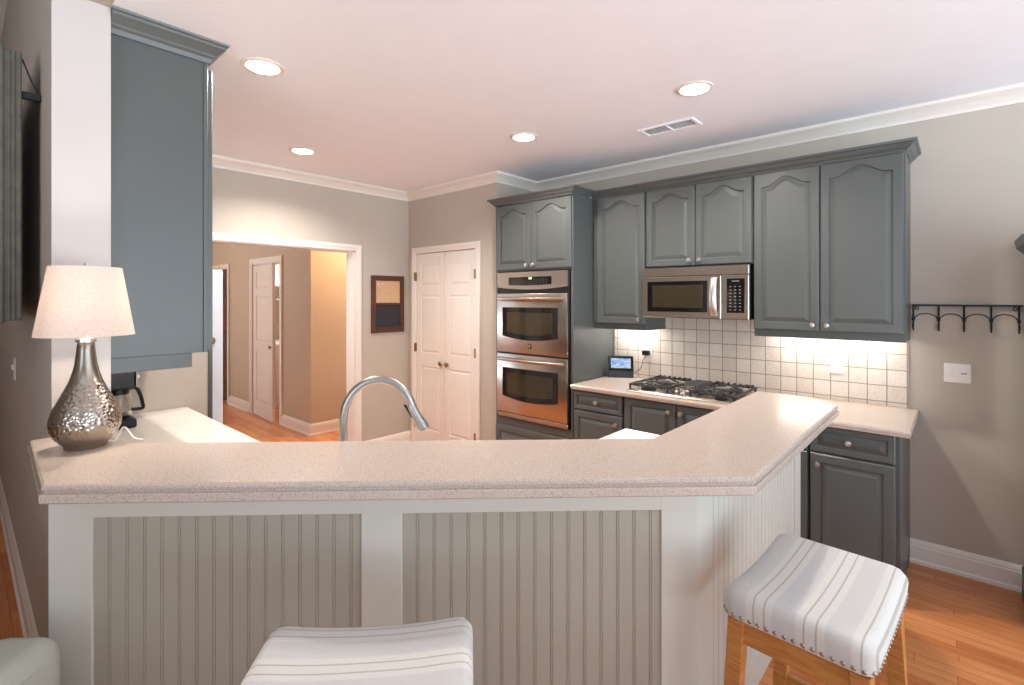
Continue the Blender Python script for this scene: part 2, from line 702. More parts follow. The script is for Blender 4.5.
def door(bm, M, w, h, t=0.02, arch=0.0, fr=0.045, edge=0.004):
    """raised-panel cabinet door or drawer front; local u 0..w, z 0..h, face towards +w"""
    K = 14

    def rect(d):
        p = [(d, d), (w - d, d)]
        for i in range(K + 1):
            p.append((w - d - (w - 2 * d) * i / K, h - d))
        return p

    seq = [(rect(0), 0), (rect(0), t - edge), (rect(edge), t),
           (panel_loop(w, h, fr, arch, 0, w), t), (panel_loop(w, h, fr, arch, 0.004, w), t - 0.010),
           (panel_loop(w, h, fr, arch, 0.010, w), t - 0.010), (panel_loop(w, h, fr, arch, 0.034, w), t - 0.001)]
    loops = [[M @ Vector((x, d, z)) for x, z in lp] for lp, d in seq]
    loft(bm, loops)


def knob(bm, M, u, w, z, r=0.016):
    """round knob standing off the face at local (u, w, z)"""
    R = Matrix.Rotation(-PI / 2, 4, 'X')
    prof = [(r * 0.55, 0), (r * 0.4, 0.008), (r * 0.45, 0.013), (r * 0.95, 0.018), (r, 0.023), (r * 0.8, 0.029), (r * 0.3, 0.031)]
    lathe(bm, prof, n=18, M=M @ Matrix.Translation((u, w, z)) @ R)


# ------------------------------------------------------------------ the room
XW = 3.83        # range wall
YB = 4.46        # doorway wall
XP = 3.275       # pantry wall
YR = 3.13        # return between pantry wall and range wall
XL0, XL1, YL = 0.228, 0.40, 2.487     # end of the kitchen's left wall

b = NB(); box(b, -3.4, 5.2, -3.2, 10.2, -0.12, 0.0)
struct('floor', b, M_FLOOR)
b = NB(); box(b, XL1, 5.2, -3.2, 10.2, CEIL, CEIL + 0.1)
struct('ceiling', b, M_CEIL)
b = NB(); box(b, -3.4, XL0, -3.2, 10.2, 3.65, 3.75)
struct('ceiling_left', b, M_CEIL)
b = NB(); box(b, XW, XW + 0.12, -3.2, YR, 0, CEIL)
struct('wall_right', b, M_WALL)
b = NB(); box(b, XP, XW + 0.12, YR, YR + 0.12, 0, CEIL)
struct('wall_return', b, M_WALL)
# pantry wall with its door opening
PY0, PY1, PZ = 3.405, 4.315, 2.05
b = NB()
box(b, XP, XP + 0.12, YR + 0.12, PY0, 0, CEIL)
box(b, XP, XP + 0.12, PY1, YB, 0, CEIL)
box(b, XP, XP + 0.12, PY0, PY1, PZ, CEIL)
struct('wall_pantry', b, M_WALL)
# doorway wall
OX0, OX1, OZ = 1.30, 2.631, 2.047
b = NB()
box(b, XL1, OX0, YB, YB + 0.14, 0, CEIL)
box(b, OX1, XP + 0.12, YB, YB + 0.14, 0, CEIL)
box(b, OX0, OX1, YB, YB + 0.14, OZ, CEIL)
struct('wall_back', b, M_WALL)
b = NB(); box(b, XL0, XL1, YL, YB + 0.14, 0, CEIL)
struct('wall_left', b, M_WALL)
b = NB(); box(b, XL0, XL1, -3.2, 6.5, CEIL, 3.75)
struct('wall_header', b, M_WALL)
b = NB(); box(b, XL0, XL1, YB + 0.14, 6.5, 0, CEIL)
struct('wall_left_far', b, M_WALL)
b = NB(); box(b, -3.4, XL0, 6.5, 6.62, 0, 3.65)
struct('wall_family', b, M_WALL)
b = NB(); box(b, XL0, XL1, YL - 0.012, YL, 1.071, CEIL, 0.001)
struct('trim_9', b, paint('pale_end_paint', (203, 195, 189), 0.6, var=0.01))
# fridge nook side wall and its edge trim
b = NB(); box(b, XL1, 1.05, 3.52, 3.60, 0, CEIL)
struct('wall_stub', b, M_WALL)
b = NB(); box(b, 1.05, 1.075, 3.512, 3.608, 0, 1.9, 0.003)
struct('trim_1', b, M_CAB)
# rear and outer walls with the window openings the daylight comes through
b = NB()
box(b, -3.4, -0.8, -3.2, -3.08, 0, 3.65)
box(b, -0.8, XL0, -3.2, -3.08, 2.6, 3.65)
box(b, 3.8, XW + 0.12, -3.2, -3.08, 0, CEIL)
box(b, -0.8, 3.8, -3.2, -3.08, 0, 0.1)
box(b, XL0, 3.8, -3.2, -3.08, 2.6, CEIL)
struct('wall_rear', b, M_WALL)
b = NB()
box(b, -3.4, -3.28, -3.08, -2.1, 0, 3.65)
box(b, -3.4, -3.28, 0.5, 6.5, 0, 3.65)
box(b, -3.4, -3.28, -2.1, 0.5, 0, 0.5)
box(b, -3.4, -3.28, -2.1, 0.5, 2.5, 3.65)
struct('wall_outer', b, M_WALL)

# hall beyond the doorway
HX, HY = 2.70, 5.53
b = NB()
box(b, HX, HX + 0.12, HY, 6.33, 0, CEIL)
box(b, HX, HX + 0.12, 7.2, 8.14, 0, CEIL)
box(b, HX, HX + 0.12, 6.33, 7.2, 2.04, CEIL)
box(b, HX, HX + 0.12, 8.14, 8.95, 2.02, CEIL)
box(b, HX, HX + 0.12, 8.95, 9.6, 0, CEIL)
struct('wall_hall', b, M_HALLDIM)
b = NB(); box(b, HX + 0.12, 5.2, HY, HY + 0.12, 0, CEIL)
struct('wall_hall_side', b, M_HALLDIM)
b = NB(); box(b, XL1, 5.2, 9.6, 9.72, 0, CEIL)
struct('wall_hall_end', b, M_HALLDIM)
b = NB(); box(b, 4.6, 4.72, YB + 0.14, 9.6, 0, CEIL)
struct('wall_hall_right', b, M_HALLDIM)

# crown moulding at the ceiling
CR = [(0, CEIL - 0.085), (0.008, CEIL - 0.085), (0.012, CEIL - 0.07), (0.02, CEIL - 0.06), (0.04, CEIL - 0.04), (0.062, CEIL - 0.026), (0.072, CEIL - 0.018), (0.076, CEIL - 0.001), (0, CEIL - 0.001)]
b = NB(); sweep(b, [(XL1, YB), (XP, YB), (XP, YR), (XW, YR), (XW, -3.08)], CR, -1)
struct('trim_2', b, M_TRIM)

# baseboards
BBP = [(0, 0), (0.018, 0), (0.018, 0.008), (0.018, 0.10), (0.014, 0.106), (0.014, 0.116), (0.008, 0.13), (0.004, 0.137), (0, 0.137)]
BBS = [(0, 0), (0.026, 0), (0.026, 0.018), (0.018, 0.026), (0.018, 0.10), (0.014, 0.106), (0.014, 0.116), (0.008, 0.13), (0.004, 0.137), (0, 0.137)]


def baseboard(name, path, side=1, mt=None):
    b = NB(); sweep(b, path, BBS, side)
    struct(name, b, mt or M_TRIM)


baseboard('baseboard_right', [(XW, 0.224), (XW, -3.0)], -1)
baseboard('baseboard_back', [(2.72, YB), (XP, YB), (XP, 4.40)], -1)
baseboard('baseboard_hall', [(HX, 6.26), (HX, HY), (4.5, HY)], -1, M_HTRIM_DIM)
baseboard('baseboard_hall_far', [(HX, 8.06), (HX, 7.29)], -1, M_HTRIM_DIM)
baseboard('baseboard_left', [(XL0, 6.4), (XL0, YL)], -1)


def casing(name, M, w, h, cw=0.085, t=0.018, mt=None):
    """door casing round an opening: local u 0..w, z 0..h, standing out by t"""
    b = NB()
    for sg, e in ((-1, 0.0), (1, w)):
        lo, hi = sorted((e, e + sg * cw))
        box(b, lo, hi, 0, t, 0, h + cw, 0.003, M)
        lo, hi = sorted((e + sg * 0.025, e + sg * (cw + 0.002)))
        box(b, lo, hi, 0, t + 0.006, 0, h + cw + 0.002, 0.003, M)
    box(b, 0, w, 0, t - 0.0005, h, h + cw - 0.001, 0.0, M)
    box(b, -0.024, w + 0.024, 0, t + 0.0055, h + 0.025, h + cw + 0.0015, 0.003, M)
    return struct(name, b, mt or M_TRIM)


casing('trim_3', frame((OX0, YB, 0), (1, 0, 0), (0, -1, 0)), OX1 - OX0, OZ, 0.058)
b = NB()
box(b, OX1 - 0.012, OX1 + 0.002, YB, YB + 0.145, 0, OZ)
box(b, OX0 - 0.002, OX0 + 0.012, YB, YB + 0.145, 0, OZ)
box(b, OX0, OX1, YB, YB + 0.145, OZ - 0.012, OZ + 0.002)
struct('trim_4', b, M_TRIM)
casing('trim_5', frame((XP, PY1, 0), (0, -1, 0), (-1, 0, 0)), PY1 - PY0, PZ, 0.062)
casing('trim_6', frame((HX, 7.2, 0), (0, -1, 0), (-1, 0, 0)), 0.87, 2.04, 0.07, mt=M_HTRIM_DIM)
b = NB()
box(b, HX, HX + 0.13, 7.185, 7.2, 0, 2.04)
box(b, HX, HX + 0.13, 6.33, 6.345, 0, 2.04)
box(b, HX, HX + 0.13, 6.33, 7.2, 2.025, 2.04)
struct('trim_7', b, M_HTRIM_DIM)
casing('trim_8', frame((HX, 8.95, 0), (0, -1, 0), (-1, 0, 0)), 0.81, 2.02, 0.07, mt=M_HTRIM_DIM)


# six-panel leaves: three raised panels each
def panel_leaf(M, w, h, rows, t=0.035):
    b = NB()
    box(b, 0, w, -t, -0.007, 0, h, 0.0, M)
    st = 0.075 if w < 0.6 else 0.11
    box(b, 0, st, -0.009, 0, 0, h, 0.002, M)
    box(b, w - st, w, -0.009, 0, 0, h, 0.002, M)
    zs = [0.0] + [z for r in rows for z in r] + [h]
    for i in range(0, len(zs), 2):
        box(b, st, w - st, -0.009, 0, zs[i], zs[i + 1], 0.0, M)
    for z0, z1 in rows:
        loops = []
        for d, w_ in ((0.004, -0.008), (0.012, -0.007), (0.03, -0.001)):
            loops.append([M @ Vector((x, w_, z)) for x, z in ((st + d, z0 + d), (w - st - d, z0 + d), (w - st - d, z1 - d), (st + d, z1 - d))])
        loft(b, loops)
    return b


ROWS = [(0.20, 0.86), (1.00, 1.60), (1.70, 1.92)]
LW = (PY1 - PY0) / 2 - 0.004
for k, y in enumerate((PY1 - 0.002, PY1 - 0.006 - LW)):
    M = frame((XP - 0.002, y, 0.008), (0, -1, 0), (-1, 0, 0))
    d = struct('door_%d' % (k + 1), panel_leaf(M, LW, PZ - 0.014, ROWS), M_TRIM)
    b = NB(); knob(b, M, LW - 0.045 if k == 0 else 0.045, 0, 0.905, 0.026)
    obj('door_knob', b, M_BRASS, d, True, 'aged brass knob')
    for z in (0.25, 1.05, 1.80):
        b = NB()
        u = -0.006 if k == 0 else LW + 0.006
        box(b, u - 0.012, u + 0.012, 0.0, 0.022, z - 0.045, z + 0.045, 0.003, M)
        obj('hinge', b, M_BRASS, d, False, 'brass hinge')
b = NB(); box(b, XP + 0.5, XP + 0.52, YR + 0.12, YB, 0, CEIL)
struct('wall_pantry_back', b, M_WALL)
# hall door, ajar, and the brown door further down
M = frame((HX + 0.0, 7.182, 0.008), (math.sin(math.radians(-4.6)), -math.cos(math.radians(4.6)), 0), (-math.cos(math.radians(4.6)), math.sin(math.radians(4.6)), 0))
d = struct('door_3', panel_leaf(M, 0.76, 2.01, ROWS), M_HTRIM_DIM)
b = NB(); knob(b, M, 0.70, 0, 0.95, 0.027)
obj('door_knob', b, M_BRASS, d, True, 'dark brass knob')
M = frame((HX + 0.07, 8.945, 0.008), (0, -1, 0), (-1, 0, 0))
struct('door_4', panel_leaf(M, 0.80, 2.01, ROWS), M_BROWNDOOR)

# ------------------------------------------------------------------ breakfast bar
NV = Vector((0.7225, 0.6914))
UV = Vector((0.6914, -0.7225))


def un(u, n):
    p = UV * u + NV * n
    return (p.x, p.y)


def at_n_x(n, x):
    return (x, (n - NV.x * x) / NV.y)


def at_n_y(n, y):
    return ((n - NV.y * y) / NV.x, y)


bar = thing('bar_wall', 'white panelled half wall carrying the raised breakfast bar, beadboard infill', 'bar', (1.55, 0.9, 0))
b = NB()
CORE = [un(-1.353, 1.558), at_n_y(1.558, 0.625), (2.895, 0.625), (2.895, 0.80), at_n_y(1.765, 0.80), at_n_x(1.765, 0.395), (0.395, 2.484), (0.262, 2.484)]
prism(b, CORE, 0, 1.018)
obj('wall_core', b, M_BARW, bar)
MF = Matrix(((UV.x, -NV.x, 0, 0), (UV.y, -NV.y, 0, 0), (0, 0, 1, 0), (0, 0, 0, 1)))     # local (u, towards viewer, z)
ML = Matrix(((1, 0, 0, 0), (0, -1, 0, 0), (0, 0, 1, 0), (0, 0, 0, 1)))


def bead(bm, M, u0, u1, off, z0, z1, pitch=0.052):
    pts = [(u0, 0.0)]
    k = 0
    c = u0 + pitch * 0.9
    while c < u1 - 0.02:
        pts += [(c - 0.0050, 0), (c - 0.0042, -0.0026), (c - 0.0032, -0.0026), (c - 0.0018, 0.0004), (c + 0.0018, 0.0004), (c + 0.0032, -0.0026), (c + 0.0042, -0.0026), (c + 0.0050, 0)]
        c += pitch
    pts.append((u1, 0.0))
    pts += [(u1, -0.006), (u0, -0.006)]
    loft(bm, [[M @ Vector((u, off + w, z)) for u, w in pts] for z in (z0, z1)])


for u0, u1 in ((-1.2236, -0.417), (-0.2917, 0.5146)):
    b = NB(); bead(b, MF, u0, u1, -1.552, 0.13, 0.925)
    obj('beadboard_panel', b, M_BEAD, bar, label='grey beige beadboard panel')
b = NB(); bead(b, ML, 1.66, 2.81, -0.619, 0.13, 1.0, 0.05)
obj('beadboard_panel', b, M_BARW, bar)
for u0, u1 in ((-1.353, -1.2236), (-0.417, -0.2917), (0.5146, 0.6305)):
    b = NB(); box(b, u0, u1, -1.556, -1.544, 0, 1.018, 0.0025, MF)
    obj('stile', b, M_BARW, bar)
b = NB(); box(b, -1.352, 0.630, -1.557, -1.5445, 0.912, 1.018, 0.002, MF)
obj('top_rail', b, M_BARW, bar)
b = NB(); box(b, -1.352, 0.630, -1.557, -1.5435, 0.0, 0.14, 0.002, MF)
obj('bottom_rail', b, M_BARW, bar)
b = NB(); box(b, 1.5545, 1.673, -0.624, -0.612, 0, 1.018, 0.0025, ML)
obj('stile', b, M_BARW, bar)
b = NB(); box(b, 2.80, 2.90, -0.624, -0.610, 0, 1.018, 0.0025, ML)
obj('stile', b, M_BARW, bar)
b = NB(); box(b, 1.56, 2.89, -0.624, -0.613, 0.985, 1.018, 0.002, ML)
obj('top_rail', b, M_BARW, bar)
b = NB(); box(b, 1.56, 2.89, -0.624, -0.611, 0.0, 0.14, 0.002, ML)
obj('bottom_rail', b, M_BARW, bar)

BT = [un(*(lambda p: (p @ UV, p @ NV))(Vector((0.1446, 1.844)))), at_n_y(1.38, 0.425), (2.79, 0.425), (2.93, 0.565), (2.93, 0.833), at_n_y(1.79, 0.833), at_n_x(1.79, 0.405), (0.405, 2.473), (0.165, 2.473)]
b = NB()
slab(b, BT, [(0.004, 1.019), (0.0, 1.023), (0.0, 1.043), (0.002, 1.046), (0.009, 1.047), (0.010, 1.050), (0.006, 1.054), (0.004, 1.060), (0.006, 1.066), (0.012, 1.070)])
tag(obj('bar_countertop', b, M_STONE), 'speckled beige raised bar top running along the front of the kitchen', 'countertop')

# lower worktop behind the bar
LT = [(0.402, 3.515), (0.402, at_n_x(1.77, 0.402)[1]), at_n_y(1.77, 0.803), (2.277, 0.803), (2.277, 1.27), at_n_y(2.287, 1.27), at_n_x(2.287, 0.937), (0.937, 3.515)]
b = NB(); slab(b, LT, [(0.004, 0.876), (0, 0.88), (0, 0.907), (0.006, 0.914)])
tag(obj('sink_countertop', b, M_STONE_W), 'pale lower worktop behind the raised bar, under the coffee maker', 'countertop')


def body(bm, poly, z0=0.10, z1=0.875):
    prism(bm, poly, z0, z1)


def toe(bm, poly, d=0.06):
    p = [tuple(q) for q in poly]
    if area2(p) < 0:
        p = p[::-1]
    prism(bm, inset(p, d), 0.0, 0.10)


PEN = [('peninsula_base_cabinet', 'grey base cabinet under the pale worktop by the coffee maker', [(0.404, 3.51), (0.404, 2.425), (0.90, 2.425), (0.90, 3.51)], ((0.90, 2.45, 0.11), (0, 1, 0), (1, 0, 0), 0.52)),
       ('sink_base_cabinet', 'grey corner base cabinet below the arched faucet', [at_n_x(1.772, 0.41), at_n_y(1.772, 0.86), (1.69, 0.945), (1.93, 1.235), at_n_x(2.25, 0.90), (0.90, 2.415), (0.41, 2.415)], (un(-0.85, 2.25) + (0.11,), tuple(UV) + (0,), tuple(NV) + (0,), 0.48)),
       ('peninsula_base_cabinet', 'grey base cabinet at the short end of the peninsula opposite the cooktop', [(1.70, 0.806), (2.24, 0.806), (2.24, 1.233), (1.995, 1.233), (1.70, 0.94)], ((2.24, 0.82, 0.11), (0, 1, 0), (1, 0, 0), 0.40))]
for nm, lb, poly, dr in PEN:
    t = thing(nm, lb, 'cabinet', (poly[0][0], poly[0][1], 0))
    b = NB(); body(b, poly)
    obj('carcass', b, M_CAB, t)
    b = NB(); toe(b, poly)
    obj('toe_kick', b, M_CAB, t)
    o0, ud, od, ww = dr
    for k in range(2):
        M = frame((o0[0] + ud[0] * (ww + 0.006) * k, o0[1] + ud[1] * (ww + 0.006) * k, o0[2]), ud, od)
        if k == 1 and 'short end' in lb:
            continue
        b = NB(); door(b, M, ww, 0.75)
        dd = obj('door', b, M_CAB, t)
        b = NB(); knob(b, M, ww - 0.04 if k == 0 else 0.04, 0.02, 0.70)
        obj('knob', b, M_CHROME, dd, True)

# ------------------------------------------------------------------ wall run: base cabinets, worktop
XBF = 3.205       # face of base carcasses; doors stand out 2 cm from it


def base_cab(label, y0, y1, fronts):
    """fronts: (kind, ya (left, larger y), yb, z0, z1, knob (u frac, z frac))"""
    t = thing('base_cabinet', label, 'cabinet', (3.5, (y0 + y1) / 2, 0))
    b = NB(); box(b, XBF, XW - 0.002, y0, y1, 0.10, 0.876, 0.001)
    obj('carcass', b, M_CAB, t)
    b = NB(); box(b, XBF + 0.07, XW - 0.01, y0 + 0.002, y1 - 0.002, 0, 0.10)
    obj('toe_kick', b, M_CAB, t)
    for kind, ya, yb, z0, z1, ku, kz in fronts:
        M = frame((XBF, ya, z0), (0, -1, 0), (-1, 0, 0))
        b = NB(); door(b, M, ya - yb, z1 - z0, 0.02, 0, 0.028 if kind == 'drawer' else 0.045)
        f = obj(kind, b, M_CAB, t)
        b = NB(); knob(b, M, ku, 0.02, kz, 0.017)
        obj('knob', b, M_CHROME, f, True, 'round nickel knob')


base_cab('grey drawer base cabinet beside the double oven tower', 1.800, 2.233, [('drawer', 2.225, 1.806, 0.728, 0.868, 0.21, 0.07), ('door', 2.225, 1.806, 0.115, 0.716, 0.375, 0.545)])
base_cab('grey two door base cabinet below the gas cooktop', 1.010, 1.796, [('door', 1.786, 1.407, 0.115, 0.868, 0.34, 0.70), ('door', 1.399, 1.02, 0.115, 0.868, 0.035, 0.70)])
base_cab('grey base cabinet hidden behind the end of the bar', 0.632, 1.006, [('drawer', 1.0, 0.638, 0.728, 0.868, 0.18, 0.07), ('door', 1.0, 0.638, 0.115, 0.716, 0.035, 0.545)])
base_cab('grey drawer and door base cabinet nearest the oak floor', 0.225, 0.628, [('drawer', 0.622, 0.245, 0.728, 0.872, 0.18, 0.075), ('door', 0.622, 0.245, 0.115, 0.716, 0.035, 0.545)])
b = NB()
slab(b, [(3.158, 2.236), (3.158, 0.180), (3.828, 0.180), (3.828, 2.236)], [(0.008, 0.877), (0.003, 0.880), (0.003, 0.889), (0.0, 0.893), (0.0, 0.905), (0.006, 0.914)])
tag(obj('range_countertop', b, M_STONE), 'beige stone worktop along the tiled wall under the cooktop', 'countertop')

# backsplash
b = NB(); box(b, 3.820, XW - 0.0005, 0.232, 2.236, 0.9145, 1.44)
o = obj('backsplash', b, M_TILE)
tag(o, None, None, kind='structure')

# ------------------------------------------------------------------ wall cabinets
XUF = 3.485     # carcass face; door faces at 3.465


def wall_cab(label, y0, y1, z0, z1, doors, rail=True, light=None):
    t = thing('wall_cabinet', label, 'cabinet', (3.66, (y0 + y1) / 2, z0))
    b = NB(); box(b, XUF, XW - 0.002, y0, y1, z0, z1, 0.001)
    obj('carcass', b, M_CAB, t)
    for ya, yb, ku in doors:
        M = frame((XUF, ya, z0 + 0.004), (0, -1, 0), (-1, 0, 0))
        h = z1 - z0 - 0.012
        b = NB(); door(b, M, ya - yb, h, 0.02, 0.055 if ya - yb < 0.4 else 0.06, 0.044)
        f = obj('door', b, M_CAB, t)
        b = NB(); knob(b, M, ku, 0.02, 0.035, 0.016)
        obj('knob', b, M_CHROME, f, True, 'round nickel knob')
    if rail:
        b = NB()
        box(b, XUF + 0.012, XUF + 0.03, y0, y1, z0 - 0.046, z0, 0.002)
        box(b, XUF + 0.03, XW - 0.003, y0, y0 + 0.018, z0 - 0.046, z0)
        obj('light_rail', b, M_CAB, t)
    if light:
        ya, yb, e = light
        b = NB(); box(b, 3.70, 3.76, ya, yb, z0 - 0.018, z0 - 0.001, 0.003)
        lb = obj('light_bar', b, M_PLATE, t, label='slim white light bar')
        b = NB(); box(b, 3.705, 3.755, ya + 0.01, yb - 0.01, z0 - 0.0205, z0 - 0.017)
        obj('diffuser', b, M_BAR, lb)
        a = add_light('light_tube', 'AREA', (3.73, (ya + yb) / 2, z0 - 0.024), e, (1.0, 0.96, 0.92), t, shape='RECTANGLE', size=0.04, size_y=yb - ya)
    return t


wall_cab('tall grey wall cabinet with one arched door beside the oven tower', 1.768, 2.236, 1.376, 2.386, [(2.190, 1.774, 0.375)], True, (1.85, 2.15, UNDER_W))
wall_cab('short grey two door cabinet above the microwave', 1.008, 1.764, 1.806, 2.386, [(1.758, 1.390, 0.335), (1.384, 1.014, 0.032)], False)
wall_cab('tall grey double door wall cabinet at the open end, beside the iron hook rack', 0.222, 1.004, 1.376, 2.386, [(0.998, 0.632, 0.335), (0.624, 0.232, 0.036)], True, (0.30, 0.92, UNDER_W * 1.15))
# crown moulding of the wall cabinets
CCR = [(0, 0), (0.004, 0), (0.008, 0.010), (0.020, 0.018), (0.036, 0.038), (0.047, 0.043), (0.050, 0.056), (0, 0.056)]
b = NB(); sweep(b, [(XUF - 0.002, 2.240), (XUF - 0.002, 0.220), (XW - 0.002, 0.220)], [(o_, 2.387 + z_) for o_, z_ in CCR], -1)
o = obj('cabinet_crown', b, M_CAB)
tag(o, 'grey crown moulding along the tops of the wall cabinets', 'moulding')

# ------------------------------------------------------------------ oven tower
XOF = 3.205
OY0, OY1 = 2.242, 3.072
t = thing('oven_cabinet', 'tall grey cabinet tower housing the two steel ovens', 'cabinet', (3.5, 2.65, 0))
b = NB()
box(b, XOF, XW - 0.002, OY0, OY0 + 0.02, 0, 2.39, 0.001)
box(b, XOF, XW - 0.002, OY1 - 0.02, OY1, 0, 2.39, 0.001)
box(b, XOF, XW - 0.002, OY0 + 0.02, OY1 - 0.02, 1.81, 2.39)
box(b, XOF, XW - 0.002, OY0 + 0.02, OY1 - 0.02, 0.10, 0.54)
box(b, XW - 0.03, XW - 0.002, OY0 + 0.02, OY1 - 0.02, 0.54, 1.81)
box(b, XOF + 0.06, XW - 0.03, OY0 + 0.02, OY1 - 0.02, 0, 0.10)
obj('carcass', b, M_CAB, t)
for ya, yb, ku in ((3.062, 2.660, 0.37), (2.654, 2.252, 0.034)):
    M = frame((XOF, ya, 1.822), (0, -1, 0), (-1, 0, 0))
    b = NB(); door(b, M, ya - yb, 0.556, 0.02, 0.055, 0.044)
    f = obj('door', b, M_CAB, t)
    b = NB(); knob(b, M, ku, 0.02, 0.032, 0.016)
    obj('knob', b, M_CHROME, f, True, 'round nickel knob')
M = frame((XOF, 3.062, 0.115), (0, -1, 0), (-1, 0, 0))
b = NB(); door(b, M, 0.81, 0.355, 0.02, 0, 0.05)
f = obj('drawer', b, M_CAB, t, 30)
b = NB(); knob(b, M, 0.405, 0.02, 0.18, 0.017)
obj('knob', b, M_CHROME, f, True)
b = NB(); sweep(b, [(XW - 0.002, OY1 + 0.001), (XOF - 0.018, OY1 + 0.001), (XOF - 0.018, OY0 - 0.001), (XUF - 0.062, OY0 - 0.001)], [(o_, 2.391 + z_) for o_, z_ in CCR], -1)
obj('crown', b, M_CAB, t)


def bowed(bm, M, u0, u1, w, z0, z1, bow, t=0.02, K=14, mi=0):
    """panel whose lower edge bows down by bow"""
    lp = []
    for d in (0.0, t):
        pts = []
        for i in range(K + 1):
            s = i / K
            pts.append((u0 + (u1 - u0) * s, z0 - bow * (1 - (2 * s - 1) ** 2)))
        pts += [(u1, z1), (u0, z1)]
        lp.append([M @ Vector((u, w + d, z)) for u, z in pts])
    loft(bm, lp, mi=mi)


t = thing('double_oven', 'stainless steel double wall oven with black glass windows', 'oven', (3.5, 2.65, 0.54))
OL = 3.034
OW = 0.764
MO = frame((XOF - 0.002, OL, 0), (0, -1, 0), (-1, 0, 0))
b = NB(); box(b, 0.0, OW, -0.55, 0.0, 0.548, 1.804, 0.0, MO)
obj('oven_body', b, M_BLACK, t, label='black oven body')
b = NB(); bowed(b, MO, 0.004, OW - 0.004, 0.0, 1.672, 1.798, 0.022, 0.026)
cp = obj('control_panel', b, M_STEEL, t)
b = NB(); bowed(b, MO, 0.14, 0.60, 0.0262, 1.69, 1.755, 0.006, 0.002)
dp = obj('display', b, M_BGLASS, t, label='black glass display strip')
b = NB(); box(b, 0.365, 0.397, 0.0283, 0.029, 1.735, 1.75, 0, MO)
obj('clock_digits', b, M_GREENLED, dp)
for r in range(3):
    for c in range(13):
        if 4 < c < 8 and r == 2:
            continue
        b = NB()
        u = 0.175 + c * 0.031
        box(b, u, u + 0.009, 0.0283, 0.0288, 1.698 + r * 0.016, 1.702 + r * 0.016, 0, MO)
        obj('button', b, M_MARK, dp)


def oven_door(z0, z1, emblem):
    h = z1 - z0
    M = MO @ Matrix.Translation((0, 0, z0))
    b = NB(); box(b, 0.004, OW - 0.004, 0.0, 0.035, 0, h, 0.005, M, 2)
    d = obj('oven_door', b, M_STEEL, t, 30)
    u0, u1 = 0.075, 0.672
    b = NB()
    bowed(b, M, u0, u1, 0.0352, 0.142, h - 0.118, 0.03, 0.003)
    g = obj('window', b, M_BGLASS, d, label='black glass window')
    b = NB()
    bowed(b, M, u0 + 0.05, u1 - 0.05, 0.0384, 0.182, h - 0.16, 0.026, 0.001)
    obj('inner_glass', b, M_OVENGLASS, g, label='smoky inner glass')
    b = NB()
    pts = []
    for i in range(13):
        s = i / 12
        pts.append(M @ Vector((0.035 + (OW - 0.07) * s, 0.050 + 0.022 * (1 - (2 * s - 1) ** 2), h - 0.045)))
    tube(b, pts, 0.016, 12)
    for u in (0.045, OW - 0.045):
        box(b, u - 0.014, u + 0.014, 0.03, 0.056, h - 0.058, h - 0.032, 0.003, M)
    obj('handle', b, M_STEEL, d, True)
    if emblem:
        b = NB()
        box(b, OW / 2 - 0.017, OW / 2 + 0.017, 0.035, 0.037, 0.045, 0.085, 0.001, M)
        e = obj('emblem', b, M_BLACK, d, label='small dark square emblem')
        b = NB()
        box(b, OW / 2 - 0.008, OW / 2 - 0.002, 0.037, 0.0378, 0.052, 0.078, 0, M)
        box(b, OW / 2 - 0.002, OW / 2 + 0.009, 0.037, 0.0378, 0.072, 0.078, 0, M)
        box(b, OW / 2 - 0.002, OW / 2 + 0.006, 0.037, 0.0378, 0.062, 0.068, 0, M)
        obj('emblem_letter', b, M_CHROME, e)


oven_door(1.113, 1.618, True)
oven_door(0.596, 1.100, False)
b = NB(); box(b, 0.004, OW - 0.004, 0, 0.03, 0.552, 0.590, 0.004, MO)
obj('vent_trim', b, M_STEEL, t)

# ------------------------------------------------------------------ microwave
t = thing('microwave', 'stainless steel microwave mounted over the cooktop', 'microwave', (3.6, 1.39, 1.435))
MW = frame((3.435, 1.764, 1.435), (0, -1, 0), (-1, 0, 0))
ww = 0.75
b = NB(); box(b, 0.0, ww, -0.392, 0.0, 0.0, 0.362, 0.002, MW)
obj('case', b, M_BLACK, t, label='black case')
b = NB(); box(b, 0.0, ww - 0.0, 0.0, 0.018, 0.298, 0.362, 0.004, MW)
obj('top_grille', b, M_STEEL, t)
b = NB(); box(b, 0.0, 0.575, 0.0, 0.024, 0.002, 0.296, 0.005, MW)
d = obj('microwave_door', b, M_STEEL, t)
b = NB(); box(b, 0.045, 0.485, 0.0242, 0.027, 0.045, 0.262, 0.002, MW)
g = obj('window', b, M_BGLASS, d, label='black glass window')
b = NB(); box(b, 0.085, 0.455, 0.0272, 0.0278, 0.075, 0.235, 0, MW)
obj('window_mesh', b, M_OVENGLASS, g)
b = NB()
loops = []
for i in range(15):
    s = i / 14
    z = 0.022 + 0.262 * s
    w = 0.03 + 0.035 * (1 - (2 * s - 1) ** 2) ** 0.7
    hw = 0.024
    loops.append([MW @ Vector((0.533 + x, w + y, z)) for x, y in ((-hw, 0), (-hw * 0.6, 0.010), (0, 0.013), (hw * 0.6, 0.010), (hw, 0), (hw * 0.5, -0.006), (-hw * 0.5, -0.006))])
loft(b, loops)
obj('handle', b, M_CHROME, d, 50, 'bright curved handle')
b = NB(); box(b, 0.577, ww, 0.0, 0.022, 0.002, 0.296, 0.004, MW)
cp = obj('control_panel', b, M_STEEL, t)
b = NB(); box(b, 0.612, 0.725, 0.0222, 0.024, 0.045, 0.272, 0.001, MW)
kp = obj('keypad', b, M_BGLASS, t, label='black keypad')
